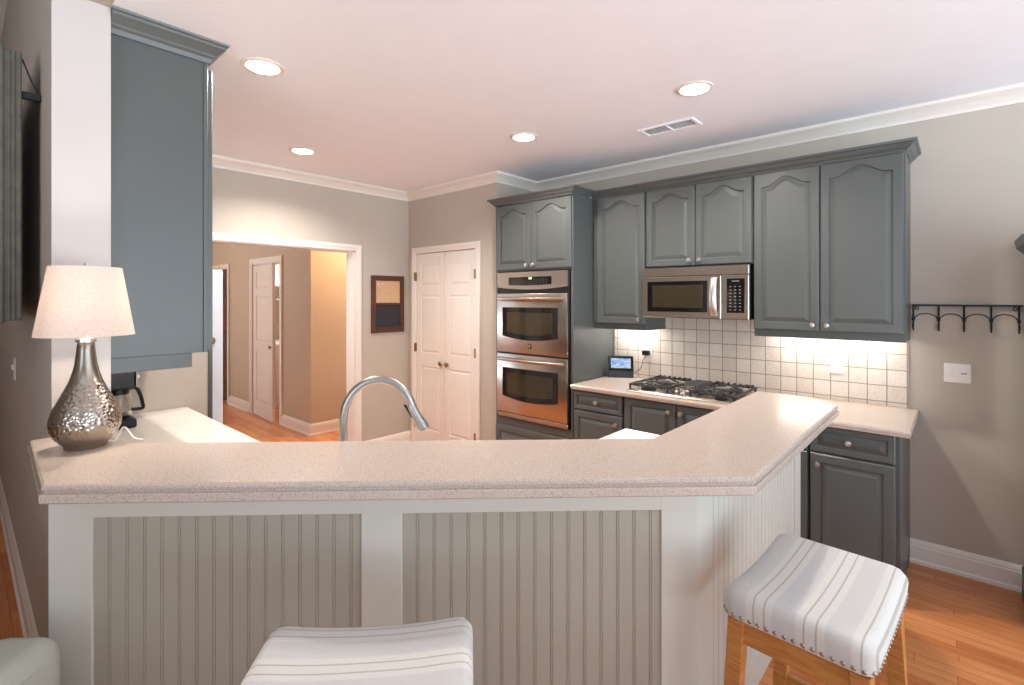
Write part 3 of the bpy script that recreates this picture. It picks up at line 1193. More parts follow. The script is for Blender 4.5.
for r in range(8):
    for c in range(3):
        b = NB()
        u = 0.630 + c * 0.030
        box(b, u, u + 0.012, 0.0242, 0.0247, 0.062 + r * 0.022, 0.067 + r * 0.022, 0, MW)
        obj('button', b, M_MARK, kp)
b = NB(); box(b, 0.645, 0.692, 0.0242, 0.0247, 0.252, 0.258, 0, MW)
obj('clock_display', b, M_MARK, kp)

# ------------------------------------------------------------------ gas cooktop
t = thing('gas_cooktop', 'stainless gas cooktop with black iron grates set in the worktop', 'cooktop', (3.43, 1.40, 0.914))
CY0, CY1, CX0, CX1 = 1.02, 1.79, 3.20, 3.70
b = NB(); box(b, CX0, CX1, CY0, CY1, 0.9142, 0.922, 0.004)
box(b, CX0 + 0.02, CX1 - 0.02, CY0 + 0.02, CY1 - 0.02, 0.922, 0.926, 0.002)
obj('pan', b, M_STEEL, t)
burners = [(3.31, 1.66, 0.045), (3.58, 1.66, 0.038), (3.31, 1.15, 0.036), (3.58, 1.15, 0.045)]
for x, y, r in burners:
    b = NB(); lathe(b, [(r * 1.2, 0.926), (r * 1.2, 0.936), (r, 0.94), (r * 0.9, 0.95), (r * 0.3, 0.953)], (x, y, 0), 20)
    obj('burner', b, M_CASTIRON, t, True)
for k in range(5):
    x, y = 3.235 + k * 0.042, 1.405 + (0.03 if k % 2 else -0.03)
    b = NB(); lathe(b, [(0.024, 0.926), (0.023, 0.944), (0.017, 0.95), (0.016, 0.965), (0.005, 0.967)], (x, y, 0), 16)
    obj('knob', b, M_STEEL, t, True, 'steel burner knob')
for (y0, y1) in ((1.475, 1.775), (1.035, 1.335)):
    b = NB()
    zt = 0.968
    for y in (y0 + 0.008, y1 - 0.008):
        tube(b, [(CX0 + 0.03, y, zt - 0.008), (CX1 - 0.03, y, zt - 0.008)], 0.008, 6)
    for x in (CX0 + 0.03, (CX0 + CX1) / 2, CX1 - 0.03):
        tube(b, [(x, y0 + 0.008, zt - 0.008), (x, y1 - 0.008, zt - 0.008)], 0.008, 6)
    for i in range(7):
        y = y0 + 0.03 + (y1 - y0 - 0.06) * i / 6
        for xa, xb in ((CX0 + 0.02, CX0 + 0.10), (CX1 - 0.11, CX1 - 0.02)):
            tube(b, [(xa, y, zt), (xb, y, zt + 0.004)], 0.007, 6)
    cy = (y0 + y1) / 2
    for x in (3.31, 3.58):
        for dx, dy in ((1, 1), (1, -1), (-1, 1), (-1, -1)):
            tube(b, [(x + dx * 0.02, cy + dy * 0.02, zt + 0.004), (x + dx * 0.1, cy + dy * 0.11, zt)], 0.007, 6)
    for x in (CX0 + 0.035, CX1 - 0.035):
        for y in (y0 + 0.01, y1 - 0.01):
            tube(b, [(x, y, 0.925), (x, y, zt - 0.006)], 0.009, 6)
    obj('grate', b, M_CASTIRON, t, label='black cast iron grate')

b = NB()
for y in (1.345, 1.465):
    tube(b, [(3.44, y, 0.960), (CX1 - 0.03, y, 0.960)], 0.008, 6)
for i in range(5):
    x = 3.44 + (CX1 - 0.03 - 3.44) * i / 4
    tube(b, [(x, 1.345, 0.966), (x, 1.465, 0.966)], 0.007, 6)
for x in (3.445, CX1 - 0.035):
    for y in (1.347, 1.463):
        tube(b, [(x, y, 0.925), (x, y, 0.962)], 0.008, 6)
obj('grate', b, M_CASTIRON, t, label='black cast iron grate')

# ------------------------------------------------------------------ left wall cabinet with crown
LY = 2.515
LX = 0.752
t = thing('wall_cabinet', 'tall blue grey cabinet end panel hanging above the coffee maker', 'cabinet', (0.6, LY, 1.335))
b = NB(); box(b, XL1 + 0.001, LX - 0.02, LY, 3.515, 1.335, CEIL - 0.008, 0.002)
obj('carcass', b, M_CAB, t)
b = NB(); box(b, LX - 0.02, LX - 0.002, LY - 0.003, 3.515, 1.335, CEIL - 0.075, 0.002)
obj('face_frame', b, M_CAB, t)
for ya in (LY + 0.006, LY + 0.461):
    M = frame((LX, ya, 1.345), (0, 1, 0), (1, 0, 0))
    b = NB(); door(b, M, 0.449, 1.26, 0.02, 0.06)
    f = obj('door', b, M_CAB, t)
    b = NB(); knob(b, M, 0.41 if ya < 2.7 else 0.04, 0.02, 0.035)
    obj('knob', b, M_CHROME, f, True)
b = NB(); box(b, XL1 + 0.001, LX - 0.06, LY + 0.012, 3.515, 1.272, 1.335, 0.002)
obj('light_rail', b, M_CAB, t)
LCR = [(0, CEIL - 0.085), (0.006, CEIL - 0.085), (0.010, CEIL - 0.075), (0.012, CEIL - 0.066), (0.022, CEIL - 0.058), (0.026, CEIL - 0.05), (0.048, CEIL - 0.03), (0.056, CEIL - 0.024), (0.058, CEIL - 0.014), (0.066, CEIL - 0.009), (0.068, CEIL - 0.002), (0, CEIL - 0.002)]
b = NB(); sweep(b, [(XL1 + 0.001, LY - 0.003), (LX - 0.001, LY - 0.003), (LX - 0.001, 3.51)], LCR, -1)
obj('crown', b, M_CAB, t)

# refrigerator in the nook behind the side wall
t = thing('refrigerator', 'pale steel refrigerator edge showing past the nook side wall', 'refrigerator', (0.8, 4.0, 0))
b = NB(); box(b, 0.43, 1.05, 3.625, 4.40, 0.02, 1.755, 0.006)
obj('cabinet_body', b, M_FRIDGE, t)
b = NB(); box(b, 1.085, 1.172, 3.622, 4.008, 0.08, 1.765, 0.01, seg=2)
d = obj('door', b, M_FRIDGE, t)
b = NB(); box(b, 1.085, 1.172, 4.014, 4.402, 0.08, 1.765, 0.01, seg=2)
d2 = obj('door', b, M_FRIDGE, t)
for dd, y in ((d, 3.97), (d2, 4.05)):
    b = NB(); tube(b, [(1.172, y, 0.7), (1.21, y, 0.74), (1.21, y, 1.5), (1.172, y, 1.54)], 0.012, 10)
    obj('handle', b, M_STEEL, dd, True)
b = NB(); box(b, 1.06, 1.155, 3.63, 3.70, 1.767, 1.79, 0.004)
obj('hinge_cover', b, M_BRASS, t, label='brown metal hinge cover')
b = NB(); box(b, 1.05, 1.085, 3.64, 4.39, 0.1, 1.74)
obj('door_gasket', b, M_BLACK, t)
b = NB()
knob(b, frame((1.093, 3.622, 1.302), (1, 0, 0), (0, -1, 0)), 0, 0, 0, 0.026)
obj('side_knob', b, M_BRASS, t, True, 'round brass knob')

# ------------------------------------------------------------------ bar stools
def stool(label, loc, rz, phase, group):
    t = thing('bar_stool', label, 'stool', loc, rz, group)
    L, D = 0.244, 0.178

    def zt(x):
        return 0.762 + 0.019 * (abs(x) / L) ** 2.2

    b = NB()
    n = 20
    prof = []          # superellipse-like rings from the lower edge over the top
    loops = []

    def rrect(sx, sy, r, n):
        r = min(r, sx * 0.95, sy * 0.95)
        segs = [((sx, -sy + r), (sx, sy - r)), ((sx - r, sy - r), 0), ((sx - r, sy), (-sx + r, sy)), ((-sx + r, sy - r), PI / 2),
                ((-sx, sy - r), (-sx, -sy + r)), ((-sx + r, -sy + r), PI), ((-sx + r, -sy), (sx - r, -sy)), ((sx - r, -sy + r), 1.5 * PI)]
        dense = []
        for a_, b_ in segs:
            if isinstance(b_, tuple):
                for i in range(60):
                    t_ = i / 60
                    dense.append((a_[0] + (b_[0] - a_[0]) * t_, a_[1] + (b_[1] - a_[1]) * t_))
            else:
                for i in range(16):
                    q_ = b_ + PI / 2 * i / 16
                    dense.append((a_[0] + r * math.cos(q_), a_[1] + r * math.sin(q_)))
        m_ = len(dense)
        cum = [0.0]
        for i in range(m_):
            x0_, y0_ = dense[i]
            x1_, y1_ = dense[(i + 1) % m_]
            cum.append(cum[-1] + math.hypot(x1_ - x0_, y1_ - y0_))
        out = []
        j = 0
        for k_ in range(n):
            d_ = cum[-1] * k_ / n
            while cum[j + 1] < d_:
                j += 1
            t_ = (d_ - cum[j]) / max(1e-9, cum[j + 1] - cum[j])
            x0_, y0_ = dense[j]
            x1_, y1_ = dense[(j + 1) % m_]
            L_ = max(1e-9, math.hypot(x1_ - x0_, y1_ - y0_))
            out.append((x0_ + (x1_ - x0_) * t_, y0_ + (y1_ - y0_) * t_, (y1_ - y0_) / L_, -(x1_ - x0_) / L_))
        return out

    def ring(sx, sy, f):
        k_ = min(1.0, sy / D)
        return [Vector((x, y, f(x))) for x, y, _, _ in rrect(sx, sy, 0.034 * k_, 72)]
    apr = lambda x: 0.688 + 0.010 * (abs(x) / L) ** 2
    loops.append(ring(L - 0.012, D - 0.012, apr))
    loops.append(ring(L - 0.002, D - 0.002, apr))
    loops.append(ring(L, D, lambda x: apr(x) + 0.012))
    loops.append(ring(L + 0.003, D + 0.003, lambda x: zt(x) - 0.036))
    loops.append(ring(L, D, lambda x: zt(x) - 0.022))
    loops.append(ring(L - 0.008, D - 0.008, lambda x: zt(x) - 0.009))
    loops.append(ring(L - 0.022, D - 0.022, lambda x: zt(x) - 0.002))
    for k in (0.82, 0.62, 0.4, 0.18, 0.04):
        loops.append(ring((L - 0.02) * k, (D - 0.02) * k, lambda x: zt(x) + 0.004 * (1 - k)))
    loft(b, loops)
    obj('cushion', b, stripe_mat('striped_linen', phase), t, True, local=True, label='cushion in off white cloth with fine stripes')
    # nailheads round the lower edge, one shared mesh
    first = None
    for x, y, nx, ny in rrect(L - 0.001, D - 0.001, 0.034, 76):
        q = Vector((nx, ny, 0)).to_track_quat('Z', 'Y')
        if first is None:
            b = NB(); lathe(b, [(0.0062, 0.0), (0.0055, 0.0022), (0.0025, 0.0042)], n=8)
            nl = first = obj('nailhead', b, M_NAIL, t, True, local=True, label='nickel nailhead')
        else:
            nl = first.copy()
            COL.objects.link(nl)
            nl.parent = t
        nl.location = (x, y, apr(x) + 0.010)
        nl.rotation_mode = 'QUATERNION'
        nl.rotation_quaternion = q

    def quad_leg(sx, sy):
        b = NB()
        lp = []
        for z, x, y, h in ((0.0, 0.245, 0.185, 0.019), (0.45, 0.215, 0.155, 0.0205), (0.687, 0.206, 0.143, 0.022)):
            cx, cy = sx * x, sy * y
            lp.append([Vector((cx + a * h, cy + c * h, z)) for a, c in ((-1, -1), (1, -1), (1, 1), (-1, 1))])
        loft(b, lp)
        bmesh.ops.bevel(b, geom=[e for e in b.edges if abs((e.verts[0].co - e.verts[1].co).z) > 0.1], offset=0.003, segments=1, affect='EDGES')
        obj('leg', b, M_OAK, t, local=True)
    for sx in (-1, 1):
        for sy in (-1, 1):
            quad_leg(sx, sy)
    for s in (-1, 1):
        b = NB()
        # long apron, arched underside following the saddle
        lp = []
        for yy in (-0.010, 0.010):
            pts = [(-0.19 + 0.38 * i / 10, 0.622 + 0.012 * (1 - (i / 5 - 1) ** 2)) for i in range(11)] + [(0.19, 0.688), (-0.19, 0.688)]
            lp.append([Vector((x, s * 0.142 + yy, z)) for x, z in pts])
        loft(b, lp)
        obj('apron', b, M_OAK, t, local=True)
        b = NB(); box(b, s * 0.208 - 0.010, s * 0.208 + 0.010, -0.13, 0.13, 0.622, 0.690, 0.002)
        obj('apron', b, M_OAK, t, local=True)
        b = NB(); box(b, -0.225, 0.225, s * 0.173 - 0.011, s * 0.173 + 0.011, 0.17, 0.205, 0.003)
        obj('stretcher', b, M_OAK, t, local=True)
        b = NB(); box(b, s * 0.226 - 0.011, s * 0.226 + 0.011, -0.165, 0.165, 0.26, 0.295, 0.003)
        obj('stretcher', b, M_OAK, t, local=True)
    return t


stool('striped saddle seat oak stool at the right end of the bar', (1.656, 0.305, 0), math.radians(-3.5), -0.019, 'saddle stools at the bar')
stool('striped saddle seat stool facing the middle of the bar, legs out of view', (0.580, 0.968, 0), math.atan2(UV.y, UV.x) + 0.055, -0.0754, 'saddle stools at the bar')

# ------------------------------------------------------------------ table lamp on the bar
t = thing('table_lamp', 'lit table lamp with hammered metal gourd base on the bar', 'lamp', (0.291, 2.216, 1.0705))
P0 = Vector((0.291, 2.216, 1.0705))
b = NB()
prof = [(0.056, 0.0), (0.059, 0.004), (0.059, 0.010), (0.066, 0.018), (0.083, 0.038), (0.094, 0.062), (0.098, 0.085), (0.096, 0.105), (0.088, 0.134), (0.073, 0.164), (0.058, 0.195), (0.045, 0.225), (0.036, 0.255), (0.030, 0.285), (0.0255, 0.33), (0.0235, 0.352), (0.021, 0.358)]
lathe(b, prof, P0, 48)
obj('lamp_base', b, M_HAMMER, t, 60, 'hammered silver gourd base')
b = NB(); lathe(b, [(0.028, 0.357), (0.028, 0.366), (0.016, 0.372), (0.014, 0.40), (0.018, 0.405), (0.018, 0.44), (0.010, 0.445)], P0, 20)
obj('socket', b, M_CHROME, t, True)
b = NB()
lathe(b, [(0.134, 0.379), (0.134, 0.3792), (0.098, 0.611), (0.0965, 0.611), (0.1325, 0.3792)], P0, 64, cap=False)
obj('lamp_shade', b, M_SHADE, t, True, 'tapered linen drum shade')
b = NB()
for k in range(3):
    a = k * 2 * PI / 3 + 0.3
    tube(b, [P0 + Vector((0, 0, 0.603)), P0 + Vector((0.0965 * math.cos(a), 0.0965 * math.sin(a), 0.606))], 0.002, 6)
lathe(b, [(0.012, 0.598), (0.012, 0.605), (0.007, 0.615), (0.004, 0.628)], P0, 12)
obj('spider', b, M_CHROME, t)
b = NB(); lathe(b, [(0.012, 0.445), (0.016, 0.46), (0.03, 0.49), (0.032, 0.515), (0.022, 0.54), (0.005, 0.548)], P0, 20)
obj('bulb', b, emit('bulb_glass', (255, 236, 208), 6.0), t, True, 'glowing bulb')
add_light('bulb_light', 'POINT', tuple(P0 + Vector((0, 0, 0.50))), LAMP_W, (1.0, 0.87, 0.74), t, shadow_soft_size=0.035)
b = NB()
tube(b, smoothpath([P0 + Vector((0.055, -0.01, 0.012)), P0 + Vector((0.075, -0.02, 0.008)), P0 + Vector((0.10, -0.02, 0.05)), P0 + Vector((0.125, -0.04, 0.012)), P0 + Vector((0.15, -0.06, 0.004))], 6), 0.0028, 8)
obj('cord', b, M_PLATE, t, True, 'white cord')

# ------------------------------------------------------------------ coffee maker
t = thing('coffee_maker', 'black drip coffee maker with glass carafe beside the column', 'coffee maker', (0.53, 3.20, 0.9145))
cx0, cy = 0.42, 3.24
z0 = 0.9145
b = NB()
box(b, cx0, 0.615, cy - 0.10, cy + 0.10, z0, z0 + 0.045, 0.01, seg=2)
obj('warming_base', b, M_BLACK, t)
b = NB(); box(b, cx0, cx0 + 0.075, cy - 0.10, cy + 0.10, z0 + 0.045, z0 + 0.20, 0.006, seg=2)
obj('water_tank', b, M_BLACK, t)
b = NB(); box(b, cx0, 0.61, cy - 0.10, cy + 0.10, z0 + 0.20, z0 + 0.295, 0.01, seg=2)
hd = obj('brew_head', b, M_BLACK, t)
b = NB(); box(b, 0.6105, 0.616, cy - 0.095, cy + 0.095, z0 + 0.205, z0 + 0.29, 0.002)
obj('trim_plate', b, M_CHROME, hd, label='silver front plate')
b = NB(); knob(b, frame((0.616, cy + 0.02, z0 + 0.245), (0, 1, 0), (1, 0, 0)), 0, 0, 0, 0.012)
obj('dial', b, M_CHROME, hd, True)
c0 = Vector((0.552, cy, z0 + 0.047))
b = NB(); lathe(b, [(0.045, 0.0), (0.056, 0.006), (0.062, 0.04), (0.058, 0.085), (0.046, 0.115), (0.044, 0.13), (0.042, 0.13), (0.044, 0.113), (0.055, 0.084), (0.059, 0.04), (0.052, 0.009), (0.01, 0.006)], c0, 28)
cf = obj('carafe', b, M_GLASS, t, True, 'clear glass carafe')
b = NB(); lathe(b, [(0.047, 0.118), (0.048, 0.135), (0.044, 0.148), (0.01, 0.15)], c0, 24)
obj('carafe_lid', b, M_BLACK, cf, True)
b = NB()
pts = smoothpath([c0 + Vector((0.042, 0, 0.14)), c0 + Vector((0.075, 0, 0.142)), c0 + Vector((0.094, 0, 0.105)), c0 + Vector((0.105, 0, 0.055)), c0 + Vector((0.104, 0, 0.03)), c0 + Vector((0.058, 0, 0.03))], 5)
tube(b, pts, 0.009, 8)
obj('carafe_handle', b, M_BLACK, cf, True)

# ------------------------------------------------------------------ faucet
t = thing('kitchen_faucet', 'brushed nickel gooseneck pull-down faucet arching above the bar top', 'faucet', (0.98, 1.745, 0.9145))
fb = Vector((0.978, 1.742, 0.9145))
ft = Vector((1.205, 1.552, 0.9145))
dv = (ft - fb)
b = NB(); lathe(b, [(0.03, 0), (0.031, 0.006), (0.026, 0.012), (0.022, 0.03), (0.02, 0.06), (0.0165, 0.07)], fb, 24)
obj('base', b, M_NICKEL, t, True)
b = NB()
pts = [fb + Vector((0, 0, z)) for z in (0.06, 0.12, 0.17, 0.20)]
for i in range(1, 17):
    a = PI - i / 16 * PI * 0.93
    r = 0.445 * dv.length
    pts.append(fb + dv.normalized() * (r + r * math.cos(a)) + Vector((0, 0, 0.20 + 0.150 * math.sin(a))))
tube(b, pts, 0.0152, 16)
obj('spout', b, M_NICKEL, t, True)
b = NB()
e0, e1 = pts[-2], pts[-1]
dr = (e1 - e0).normalized()
dr = (dr + dv.normalized() * 0.22).normalized()
hp = [e1 - dr * 0.02, e1 - dr * 0.012, e1 + dr * 0.03, e1 + dr * 0.075, e1 + dr * 0.084, e1 + dr * 0.09]
tube(b, hp, [0.0154, 0.017, 0.018, 0.023, 0.025, 0.022], 18)
hd = obj('spray_head', b, M_NICKEL, t, True)
side = -dv.normalized()
q = e1 + dr * 0.0 + side * 0.018
b = NB(); tube(b, [q - dr * 0.02 + side * 0.006, q + side * 0.002, q + dr * 0.035 + side * 0.0], [0.004, 0.006, 0.006], 8)
obj('spray_button', b, M_BLACK, hd, True, 'black spray toggle')
b = NB(); tube(b, [fb + Vector((0.015, 0.014, 0.05)), fb + Vector((0.045, 0.043, 0.056)), fb + Vector((0.085, 0.08, 0.07))], [0.009, 0.007, 0.006], 10)
obj('lever', b, M_CHROME, t, True)

# ------------------------------------------------------------------ wall things
# iron hook rack on the range wall
t = thing('hook_rack', 'black wrought iron hook rack with arches on the right wall', 'hook rack', (XW, -0.02, 1.535))
b = NB(); box(b, XW - 0.03, XW - 0.001, -0.252, 0.214, 1.530, 1.540, 0.002)
obj('top_bar', b, M_IRON, t)
ys = [0.206, 0.088, -0.028, -0.146, -0.238]
ys = [0.207, 0.092, -0.017, -0.128, -0.236]
for y in ys:
    b = NB()
    tube(b, smoothpath([(XW - 0.018, y, 1.535), (XW - 0.018, y, 1.46), (XW - 0.022, y, 1.42), (XW - 0.04, y, 1.405), (XW - 0.052, y, 1.425)], 4), 0.0048, 8)
    tube(b, smoothpath([(XW - 0.018, y, 1.46), (XW - 0.018, y, 1.41), (XW - 0.018, y, 1.385)], 3), 0.0042, 8)
    lathe(b, [(0.002, -0.012), (0.008, -0.006), (0.009, 0.0), (0.007, 0.007), (0.003, 0.012)], (XW - 0.018, y, 1.452), 10)
    obj('hook', b, M_IRON, t, True)
for a0, a1 in zip(ys[:-1], ys[1:]):
    b = NB()
    pts = []
    for i in range(13):
        a = PI * i / 12
        pts.append((XW - 0.016, (a0 + a1) / 2 + (a0 - a1) / 2 * 0.94 * math.cos(a), 1.447 + 0.040 * math.sin(a)))
    tube(b, pts, 0.003, 6)
    obj('arch', b, M_IRON, t, True)
for y, s in ((0.196, -1), (-0.228, 1)):
    b = NB()
    pts = [(XW - 0.016, y + s * (0.006 + 0.008 * math.cos(a / 8 * 2 * PI)), 1.518 + 0.009 * math.sin(a / 8 * 2 * PI)) for a in range(9)]
    tube(b, pts, 0.0025, 6)
    obj('scroll', b, M_IRON, t, True)

# light switch plate right of the cabinets
t = thing('light_switch', 'white double switch plate on the wall below the iron hooks', 'light switch', (XW, 0.01, 1.148))
b = NB(); box(b, XW - 0.006, XW - 0.0005, -0.048, 0.070, 1.092, 1.202, 0.003)
obj('plate', b, M_PLATE, t)
b = NB(); box(b, XW - 0.012, XW - 0.006, 0.030, 0.040, 1.138, 1.16, 0.002)
obj('toggle', b, M_PLATE, t)
b = NB(); box(b, XW - 0.0085, XW - 0.006, -0.035, 0.0, 1.112, 1.182, 0.002)
rk = obj('rocker', b, M_PLATE, t)
b = NB(); box(b, XW - 0.0092, XW - 0.0085, -0.03, -0.004, 1.144, 1.150, 0)
obj('slot', b, M_MARK, rk)


def outlet(label, y, z, w=0.075, h=0.118):
    t = thing('wall_outlet', label, 'outlet', (3.82, y, z))
    b = NB(); box(b, 3.814, 3.8198, y - w / 2, y + w / 2, z - h / 2, z + h / 2, 0.003)
    obj('plate', b, M_PLATE, t)
    for dz in (-0.02, 0.02):
        b = NB(); box(b, 3.812, 3.8145, y - 0.017, y + 0.017, z + dz - 0.014, z + dz + 0.014, 0.004)
        s = obj('socket', b, M_PLATE, t)
        b = NB()
        for dy in (-0.006, 0.006):
            box(b, 3.8112, 3.8122, y + dy - 0.001, y + dy + 0.001, z + dz - 0.004, z + dz + 0.006)
        obj('slots', b, M_BLACK, s)
    return t


outlet('white wall outlet on the tiles under the double door cabinet', 0.595, 1.147)
outlet('white wall outlet with a black charger plugged in, beside the smart display', 1.922, 1.125, 0.085, 0.155)
t = thing('phone_charger', 'black plug charger in the outlet above the smart display cord', 'charger', (3.80, 1.925, 1.128))
b = NB(); box(b, 3.775, 3.810, 1.895, 1.955, 1.108, 1.146, 0.005, seg=2)
obj('plug', b, M_BLACK, t)
b = NB(); tube(b, smoothpath([(3.79, 1.925, 1.108), (3.785, 1.95, 1.06), (3.79, 1.97, 1.0), (3.79, 2.02, 0.955)], 6), 0.003, 6)
obj('cord', b, M_BLACK, t, True)

# smart display
t = thing('smart_display', 'small dark smart display with lit blue screen on the counter', 'smart display', (3.70, 2.13, 0.9145))
a = math.radians(0)
MS = frame((3.640, 2.190, 0.9145), (0.5, -0.866, 0), (-0.866, -0.5, 0))
b = NB()
wdt = 0.205
loft(b, [[MS @ Vector(p) for p in ((x, 0.0, 0.0), (x, 0.0 - 0.013, 0.180), (x, -0.03, 0.180), (x, -0.085, 0.0))] for x in (0.0, wdt)])
bmesh.ops.bevel(b, geom=list(b.edges), offset=0.004, segments=2, affect='EDGES')
obj('housing', b, paint('charcoal_blue_plastic', (40, 44, 58), 0.45), t)
b = NB()
TS = Matrix(((1, 0, 0, 0), (0, 1, -0.0727, 0.0015), (0, 0, 1, 0), (0, 0, 0, 1)))
box(b, 0.006, wdt - 0.006, 0.0, 0.001, 0.060, 0.174, 0.0, MS @ TS)
bz = obj('bezel', b, M_BGLASS, t)
b = NB(); box(b, 0.022, wdt - 0.022, 0.001, 0.0018, 0.080, 0.160, 0.0, MS @ TS)
obj('screen', b, M_SCREEN, bz, label='lit pale blue screen')

# cork and chalk board on the doorway wall
t = thing('memo_board', 'dark framed memo board, cork above chalkboard, beside the doorway', 'memo board', (3.015, YB, 1.52))
bx0, bx1, bz0, bz1 = 2.806, 3.205, 1.222, 1.812
b = NB()
fw = 0.052
box(b, bx0, bx0 + fw, YB - 0.022, YB - 0.001, bz0, bz1, 0.004)
box(b, bx1 - fw, bx1, YB - 0.022, YB - 0.001, bz0, bz1, 0.004)
box(b, bx0 + fw, bx1 - fw, YB - 0.021, YB - 0.001, bz1 - fw, bz1, 0.004)
box(b, bx0 + fw, bx1 - fw, YB - 0.021, YB - 0.001, bz0, bz0 + fw, 0.004)
box(b, bx0 + fw, bx1 - fw, YB - 0.020, YB - 0.001, 1.505, 1.53, 0.003)
obj('frame', b, M_DARKWOOD, t)
b = NB(); box(b, bx0 + fw, bx1 - fw, YB - 0.010, YB - 0.002, 1.53, bz1 - fw)
ck = obj('cork_panel', b, M_CORK, t, label='tan cork panel')
for x in (2.885, 2.935):
    b = NB(); lathe(b, [(0.007, 0), (0.006, 0.006), (0.003, 0.008)], n=8, M=frame((x, YB - 0.010, 1.725), (1, 0, 0), (0, -1, 0)) @ Matrix.Rotation(-PI / 2, 4, 'X'))
    obj('push_pin', b, M_PLATE, ck)
b = NB(); box(b, bx0 + fw, bx1 - fw, YB - 0.010, YB - 0.002, bz0 + fw, 1.505)
obj('chalk_panel', b, M_CHALK, t, label='black chalkboard panel')
b = NB(); box(b, bx0 + fw, bx1 - fw, YB - 0.034, YB - 0.018, bz0 + fw - 0.006, bz0 + fw + 0.006, 0.002)
obj('chalk_ledge', b, M_DARKWOOD, t)

# ------------------------------------------------------------------ ceiling fittings
CANS = [(1.00, 2.545, 'recessed ceiling light nearest the blue grey left cabinet'), (1.775, 3.765, 'recessed ceiling light nearest the doorway wall'),
        (2.665, 2.285, 'recessed ceiling light in front of the oven tower'), (2.67, 1.07, 'recessed ceiling light in front of the microwave, near the air vent')]
for x, y, lb in CANS:
    t = thing('ceiling_light', lb, 'ceiling light', (x, y, CEIL), 0, 'recessed kitchen ceiling lights')
    b = NB(); lathe(b, [(0.098, CEIL - 0.001), (0.098, CEIL - 0.005), (0.09, CEIL - 0.009), (0.076, CEIL - 0.008), (0.072, CEIL - 0.002)], (x, y, 0), 36)
    obj('trim_ring', b, M_TRIM, t, True)
    b = NB(); lathe(b, [(0.072, CEIL - 0.004), (0.070, CEIL - 0.0095), (0.02, CEIL - 0.0115)], (x, y, 0), 32)
    obj('lens', b, M_LIGHT, t, True, 'glowing lens')
    l = add_light('bulb_light', 'SPOT', (x, y, CEIL - 0.03), CAN_W, (1.0, 0.92, 0.855), t, spot_size=math.radians(150), spot_blend=0.6, shadow_soft_size=0.06)

t = thing('ceiling_vent', 'white slotted air vent in the ceiling above the microwave', 'vent', (3.16, 1.44, CEIL))
vx, vy = 3.155, 1.435
b = NB()
box(b, vx - 0.085, vx + 0.085, vy - 0.19, vy - 0.165, CEIL - 0.010, CEIL - 0.0005, 0.003)
box(b, vx - 0.085, vx + 0.085, vy + 0.165, vy + 0.19, CEIL - 0.010, CEIL - 0.0005, 0.003)
box(b, vx - 0.085, vx - 0.06, vy - 0.165, vy + 0.165, CEIL - 0.010, CEIL - 0.0005, 0.003)
box(b, vx + 0.06, vx + 0.085, vy - 0.165, vy + 0.165, CEIL - 0.010, CEIL - 0.0005, 0.003)
box(b, vx - 0.06, vx + 0.06, vy - 0.006, vy + 0.006, CEIL - 0.010, CEIL - 0.0005, 0.001)
obj('frame', b, M_CEIL, t)
b = NB(); box(b, vx - 0.06, vx + 0.06, vy - 0.165, vy + 0.165, CEIL - 0.002, CEIL - 0.0006)
obj('backing', b, paint('duct_shadow_grey', (52, 52, 56), 0.8), t, label='dark duct opening')
b = NB()
for i in range(5):
    x = vx - 0.046 + i * 0.023
    box(b, x - 0.002, x + 0.002, vy - 0.165, vy + 0.165, CEIL - 0.005, CEIL - 0.002)
obj('louvres', b, M_CEIL, t)

# hall ceiling light, out of the camera's sight above the doorway
t = thing('ceiling_light', 'flush ceiling light in the hall beyond the doorway', 'ceiling light', (3.45, 4.9, CEIL))
b = NB(); lathe(b, [(0.14, CEIL - 0.001), (0.14, CEIL - 0.02), (0.13, CEIL - 0.02)], (3.45, 4.9, 0), 32)
obj('trim_ring', b, M_TRIM, t, True)
b = NB(); lathe(b, [(0.13, CEIL - 0.02), (0.11, CEIL - 0.05), (0.03, CEIL - 0.065)], (3.45, 4.9, 0), 32)
obj('lens', b, emit('warm_glass', (255, 226, 180), 6.0), t, True)
add_light('bulb_light', 'POINT', (3.45, 4.9, CEIL - 0.2), HALL_W, (1.0, 0.78, 0.5), t, shadow_soft_size=0.08)

# laundry room glimpsed through the ajar hall door
t = thing('wire_shelf', 'white wire shelving glimpsed past the ajar hall door', 'shelf', (3.5, 7.7, 1.5))
b = NB()
for z in (1.55, 1.75):
    box(b, 2.84, 4.2, 7.5, 7.86, z, z + 0.02, 0.003)
obj('shelf_board', b, M_PLATE, t)
b = NB(); box(b, 2.84, 4.2, 7.86, 7.885, 1.5, 1.8)
obj('back_board', b, M_PLATE, t)
t = thing('washing_machine', 'white washer glimpsed past the ajar hall door', 'washing machine', (3.25, 7.5, 0))
b = NB(); box(b, 2.95, 3.6, 7.24, 7.86, 0, 0.93, 0.02, seg=2)
obj('washer_body', b, M_PLATE, t)
b = NB(); box(b, 2.98, 3.56, 7.27, 7.83, 0.93, 0.945, 0.004)
obj('washer_lid', b, M_PLATE, t)
b = NB(); box(b, HX + 0.12, 4.6, 7.89, 8.0, 0, CEIL)
struct('wall_laundry', b, M_TRIM)
t = thing('ceiling_light', 'unseen flush ceiling light added to brighten the laundry room behind the ajar hall door', 'ceiling light', (3.5, 7.0, CEIL))  # unseen fitting and light, added to brighten the gap at the door
b = NB(); lathe(b, [(0.14, CEIL - 0.001), (0.14, CEIL - 0.02), (0.13, CEIL - 0.02)], (3.5, 7.0, 0), 32)
obj('trim_ring', b, M_TRIM, t, True)
b = NB(); lathe(b, [(0.13, CEIL - 0.02), (0.11, CEIL - 0.05), (0.03, CEIL - 0.065)], (3.5, 7.0, 0), 32)
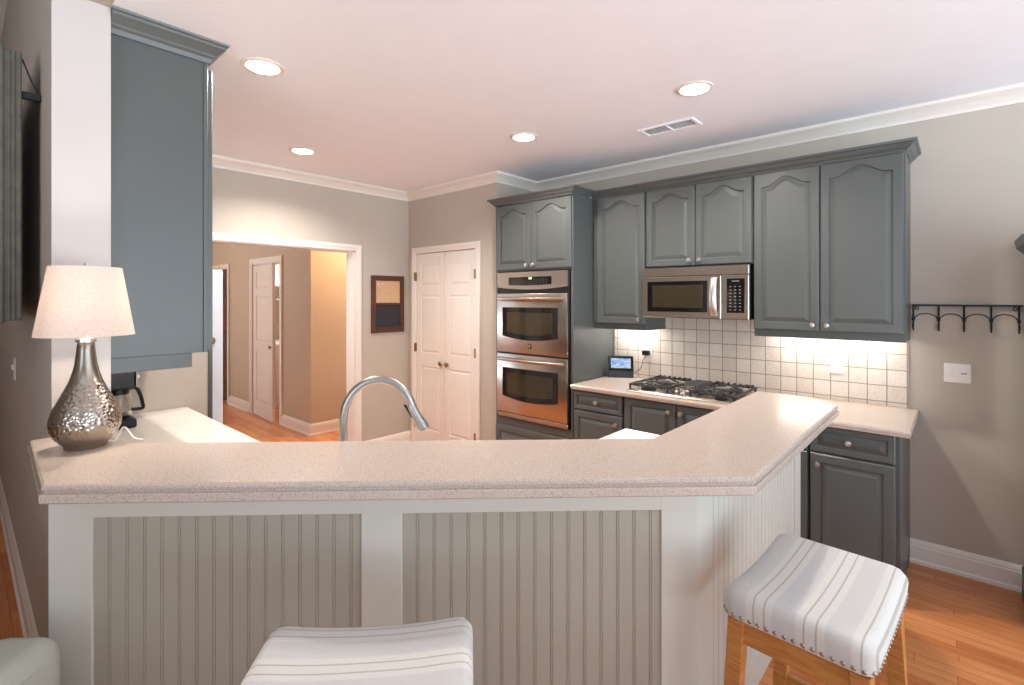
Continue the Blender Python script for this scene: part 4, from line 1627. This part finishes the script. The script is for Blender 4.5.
obj('lens', b, emit('cool_glass', (240, 246, 255), 6.0), t, True)
add_light('bulb_light', 'POINT', (3.5, 7.0, CEIL - 0.14), 60, (0.95, 0.97, 1.0), t, shadow_soft_size=0.1)

# ------------------------------------------------------------------ left edge: framed panel, switch, armchair
t = thing('wall_panel', 'weathered grey green framed wall panel at the left edge', 'wall panel', (0.14, 3.3, 1.478))
X1, X0 = 0.170, 0.070
ya, yb, za, zb = 2.79, 3.80, 1.487, 2.560
b = NB()
box(b, X0 + 0.02, X1, ya, yb, za, zb, 0.004)
box(b, X0, X0 + 0.05, ya - 0.012, ya + 0.09, za - 0.01, zb + 0.012, 0.008, seg=2)
box(b, X0 - 0.01, X0 + 0.05, yb - 0.08, yb + 0.012, za - 0.01, zb + 0.012, 0.008, seg=2)
box(b, X0, X0 + 0.05, ya + 0.05, yb - 0.05, zb - 0.09, zb + 0.012, 0.008, seg=2)
box(b, X0, X0 + 0.05, ya + 0.05, yb - 0.05, za - 0.01, za + 0.09, 0.008, seg=2)
obj('frame', b, M_PANELFRAME, t)
b = NB()
for x in (0.134, 0.148):
    tube(b, [(x, ya - 0.001, za + 0.004), (x, ya - 0.001, zb - 0.004)], 0.004, 8)
obj('edge_moulding', b, M_PANELFRAME, t, True)
b = NB(); tube(b, smoothpath([(0.172, ya + 0.02, zb - 0.02), (0.195, ya + 0.02, zb - 0.09), (0.222, ya + 0.02, zb - 0.16)], 5), 0.003, 6)
box(b, 0.170, 0.227, ya + 0.01, ya + 0.03, zb - 0.18, zb - 0.15, 0.003)
obj('hanger', b, M_IRON, t)

t = thing('light_switch', 'white switch plate on the dark wall left of the lamp', 'light switch', (XL0, 4.2, 1.16))
b = NB(); box(b, XL0 - 0.007, XL0 - 0.0005, 4.14, 4.26, 1.09, 1.22, 0.002)
obj('plate', b, M_PLATE, t)
b = NB()
for k in range(2):
    box(b, XL0 - 0.016, XL0 - 0.007, 4.17 + k * 0.05, 4.18 + k * 0.05, 1.15, 1.18, 0.002)
obj('toggles', b, M_PLATE, t)

t = thing('armchair', 'pale green grey leather armchair corner at the left end of the bar', 'armchair', un(-1.575, 1.06) + (0,), math.atan2(UV.y, UV.x))


def soft(bm, x0, x1, y0, y1, z0, z1, r):
    box(bm, x0, x1, y0, y1, z0, z1, r, seg=5)


b = NB(); soft(b, 0.16, 0.36, -0.46, 0.40, 0.06, 0.635, 0.055)
am = obj('arm', b, M_LEATHER, t, True, local=True)
b = NB()
pts = [(0.352, -0.42, 0.59), (0.358, -0.2, 0.593), (0.358, 0.2, 0.593), (0.352, 0.36, 0.59)]
tube(b, smoothpath(pts, 5), 0.005, 8)
obj('piping', b, M_LEATHER, am, True, local=True)
b = NB(); soft(b, -0.66, -0.46, -0.46, 0.40, 0.06, 0.635, 0.055)
obj('arm', b, M_LEATHER, t, True, local=True)
b = NB(); soft(b, -0.46, 0.16, 0.20, 0.40, 0.06, 0.65, 0.05)
obj('backrest', b, M_LEATHER, t, True, local=True)
b = NB(); soft(b, -0.455, 0.155, -0.46, 0.20, 0.10, 0.30, 0.03)
obj('seat_frame', b, M_LEATHER, t, True, local=True)
b = NB(); soft(b, -0.455, 0.155, -0.48, 0.20, 0.30, 0.44, 0.05)
obj('seat_cushion', b, M_LEATHER, t, True, local=True)
for sx in (-0.6, 0.3):
    for sy in (-0.4, 0.34):
        b = NB(); lathe(b, [(0.02, 0.0), (0.026, 0.062)], (sx, sy, 0), 12)
        obj('foot', b, M_DARKWOOD, t, True, local=True)

# ------------------------------------------------------------------ right edge: tall painted hutch just entering the frame
t = thing('hutch', 'dark green grey hutch just entering the frame on the right', 'hutch', (3.6, -0.7, 0))
b = NB(); box(b, 3.42, XW - 0.03, -1.25, -0.275, 0.12, 1.80, 0.004)
obj('case', b, M_HUTCH, t)
b = NB(); box(b, 3.40, XW - 0.03, -1.27, -0.245, 0, 0.15, 0.006)
obj('plinth', b, M_HUTCH, t)
b = NB(); sweep(b, [(XW - 0.03, -0.275), (3.42, -0.275), (3.42, -1.25), (XW - 0.03, -1.25)], [(0, 1.78), (0.01, 1.79), (0.03, 1.82), (0.05, 1.84), (0.058, 1.88), (0, 1.88)], -1)
obj('cornice', b, M_HUTCH, t)
for k in range(2):
    M = frame((3.42, -0.285 - k * 0.48, 0.2), (0, -1, 0), (-1, 0, 0))
    b = NB(); door(b, M, 0.47, 1.55)
    f = obj('door', b, M_HUTCH, t, 30)
    b = NB(); knob(b, M, 0.43 if k == 0 else 0.04, 0.02, 0.8)
    obj('knob', b, M_BRASS, f, True)
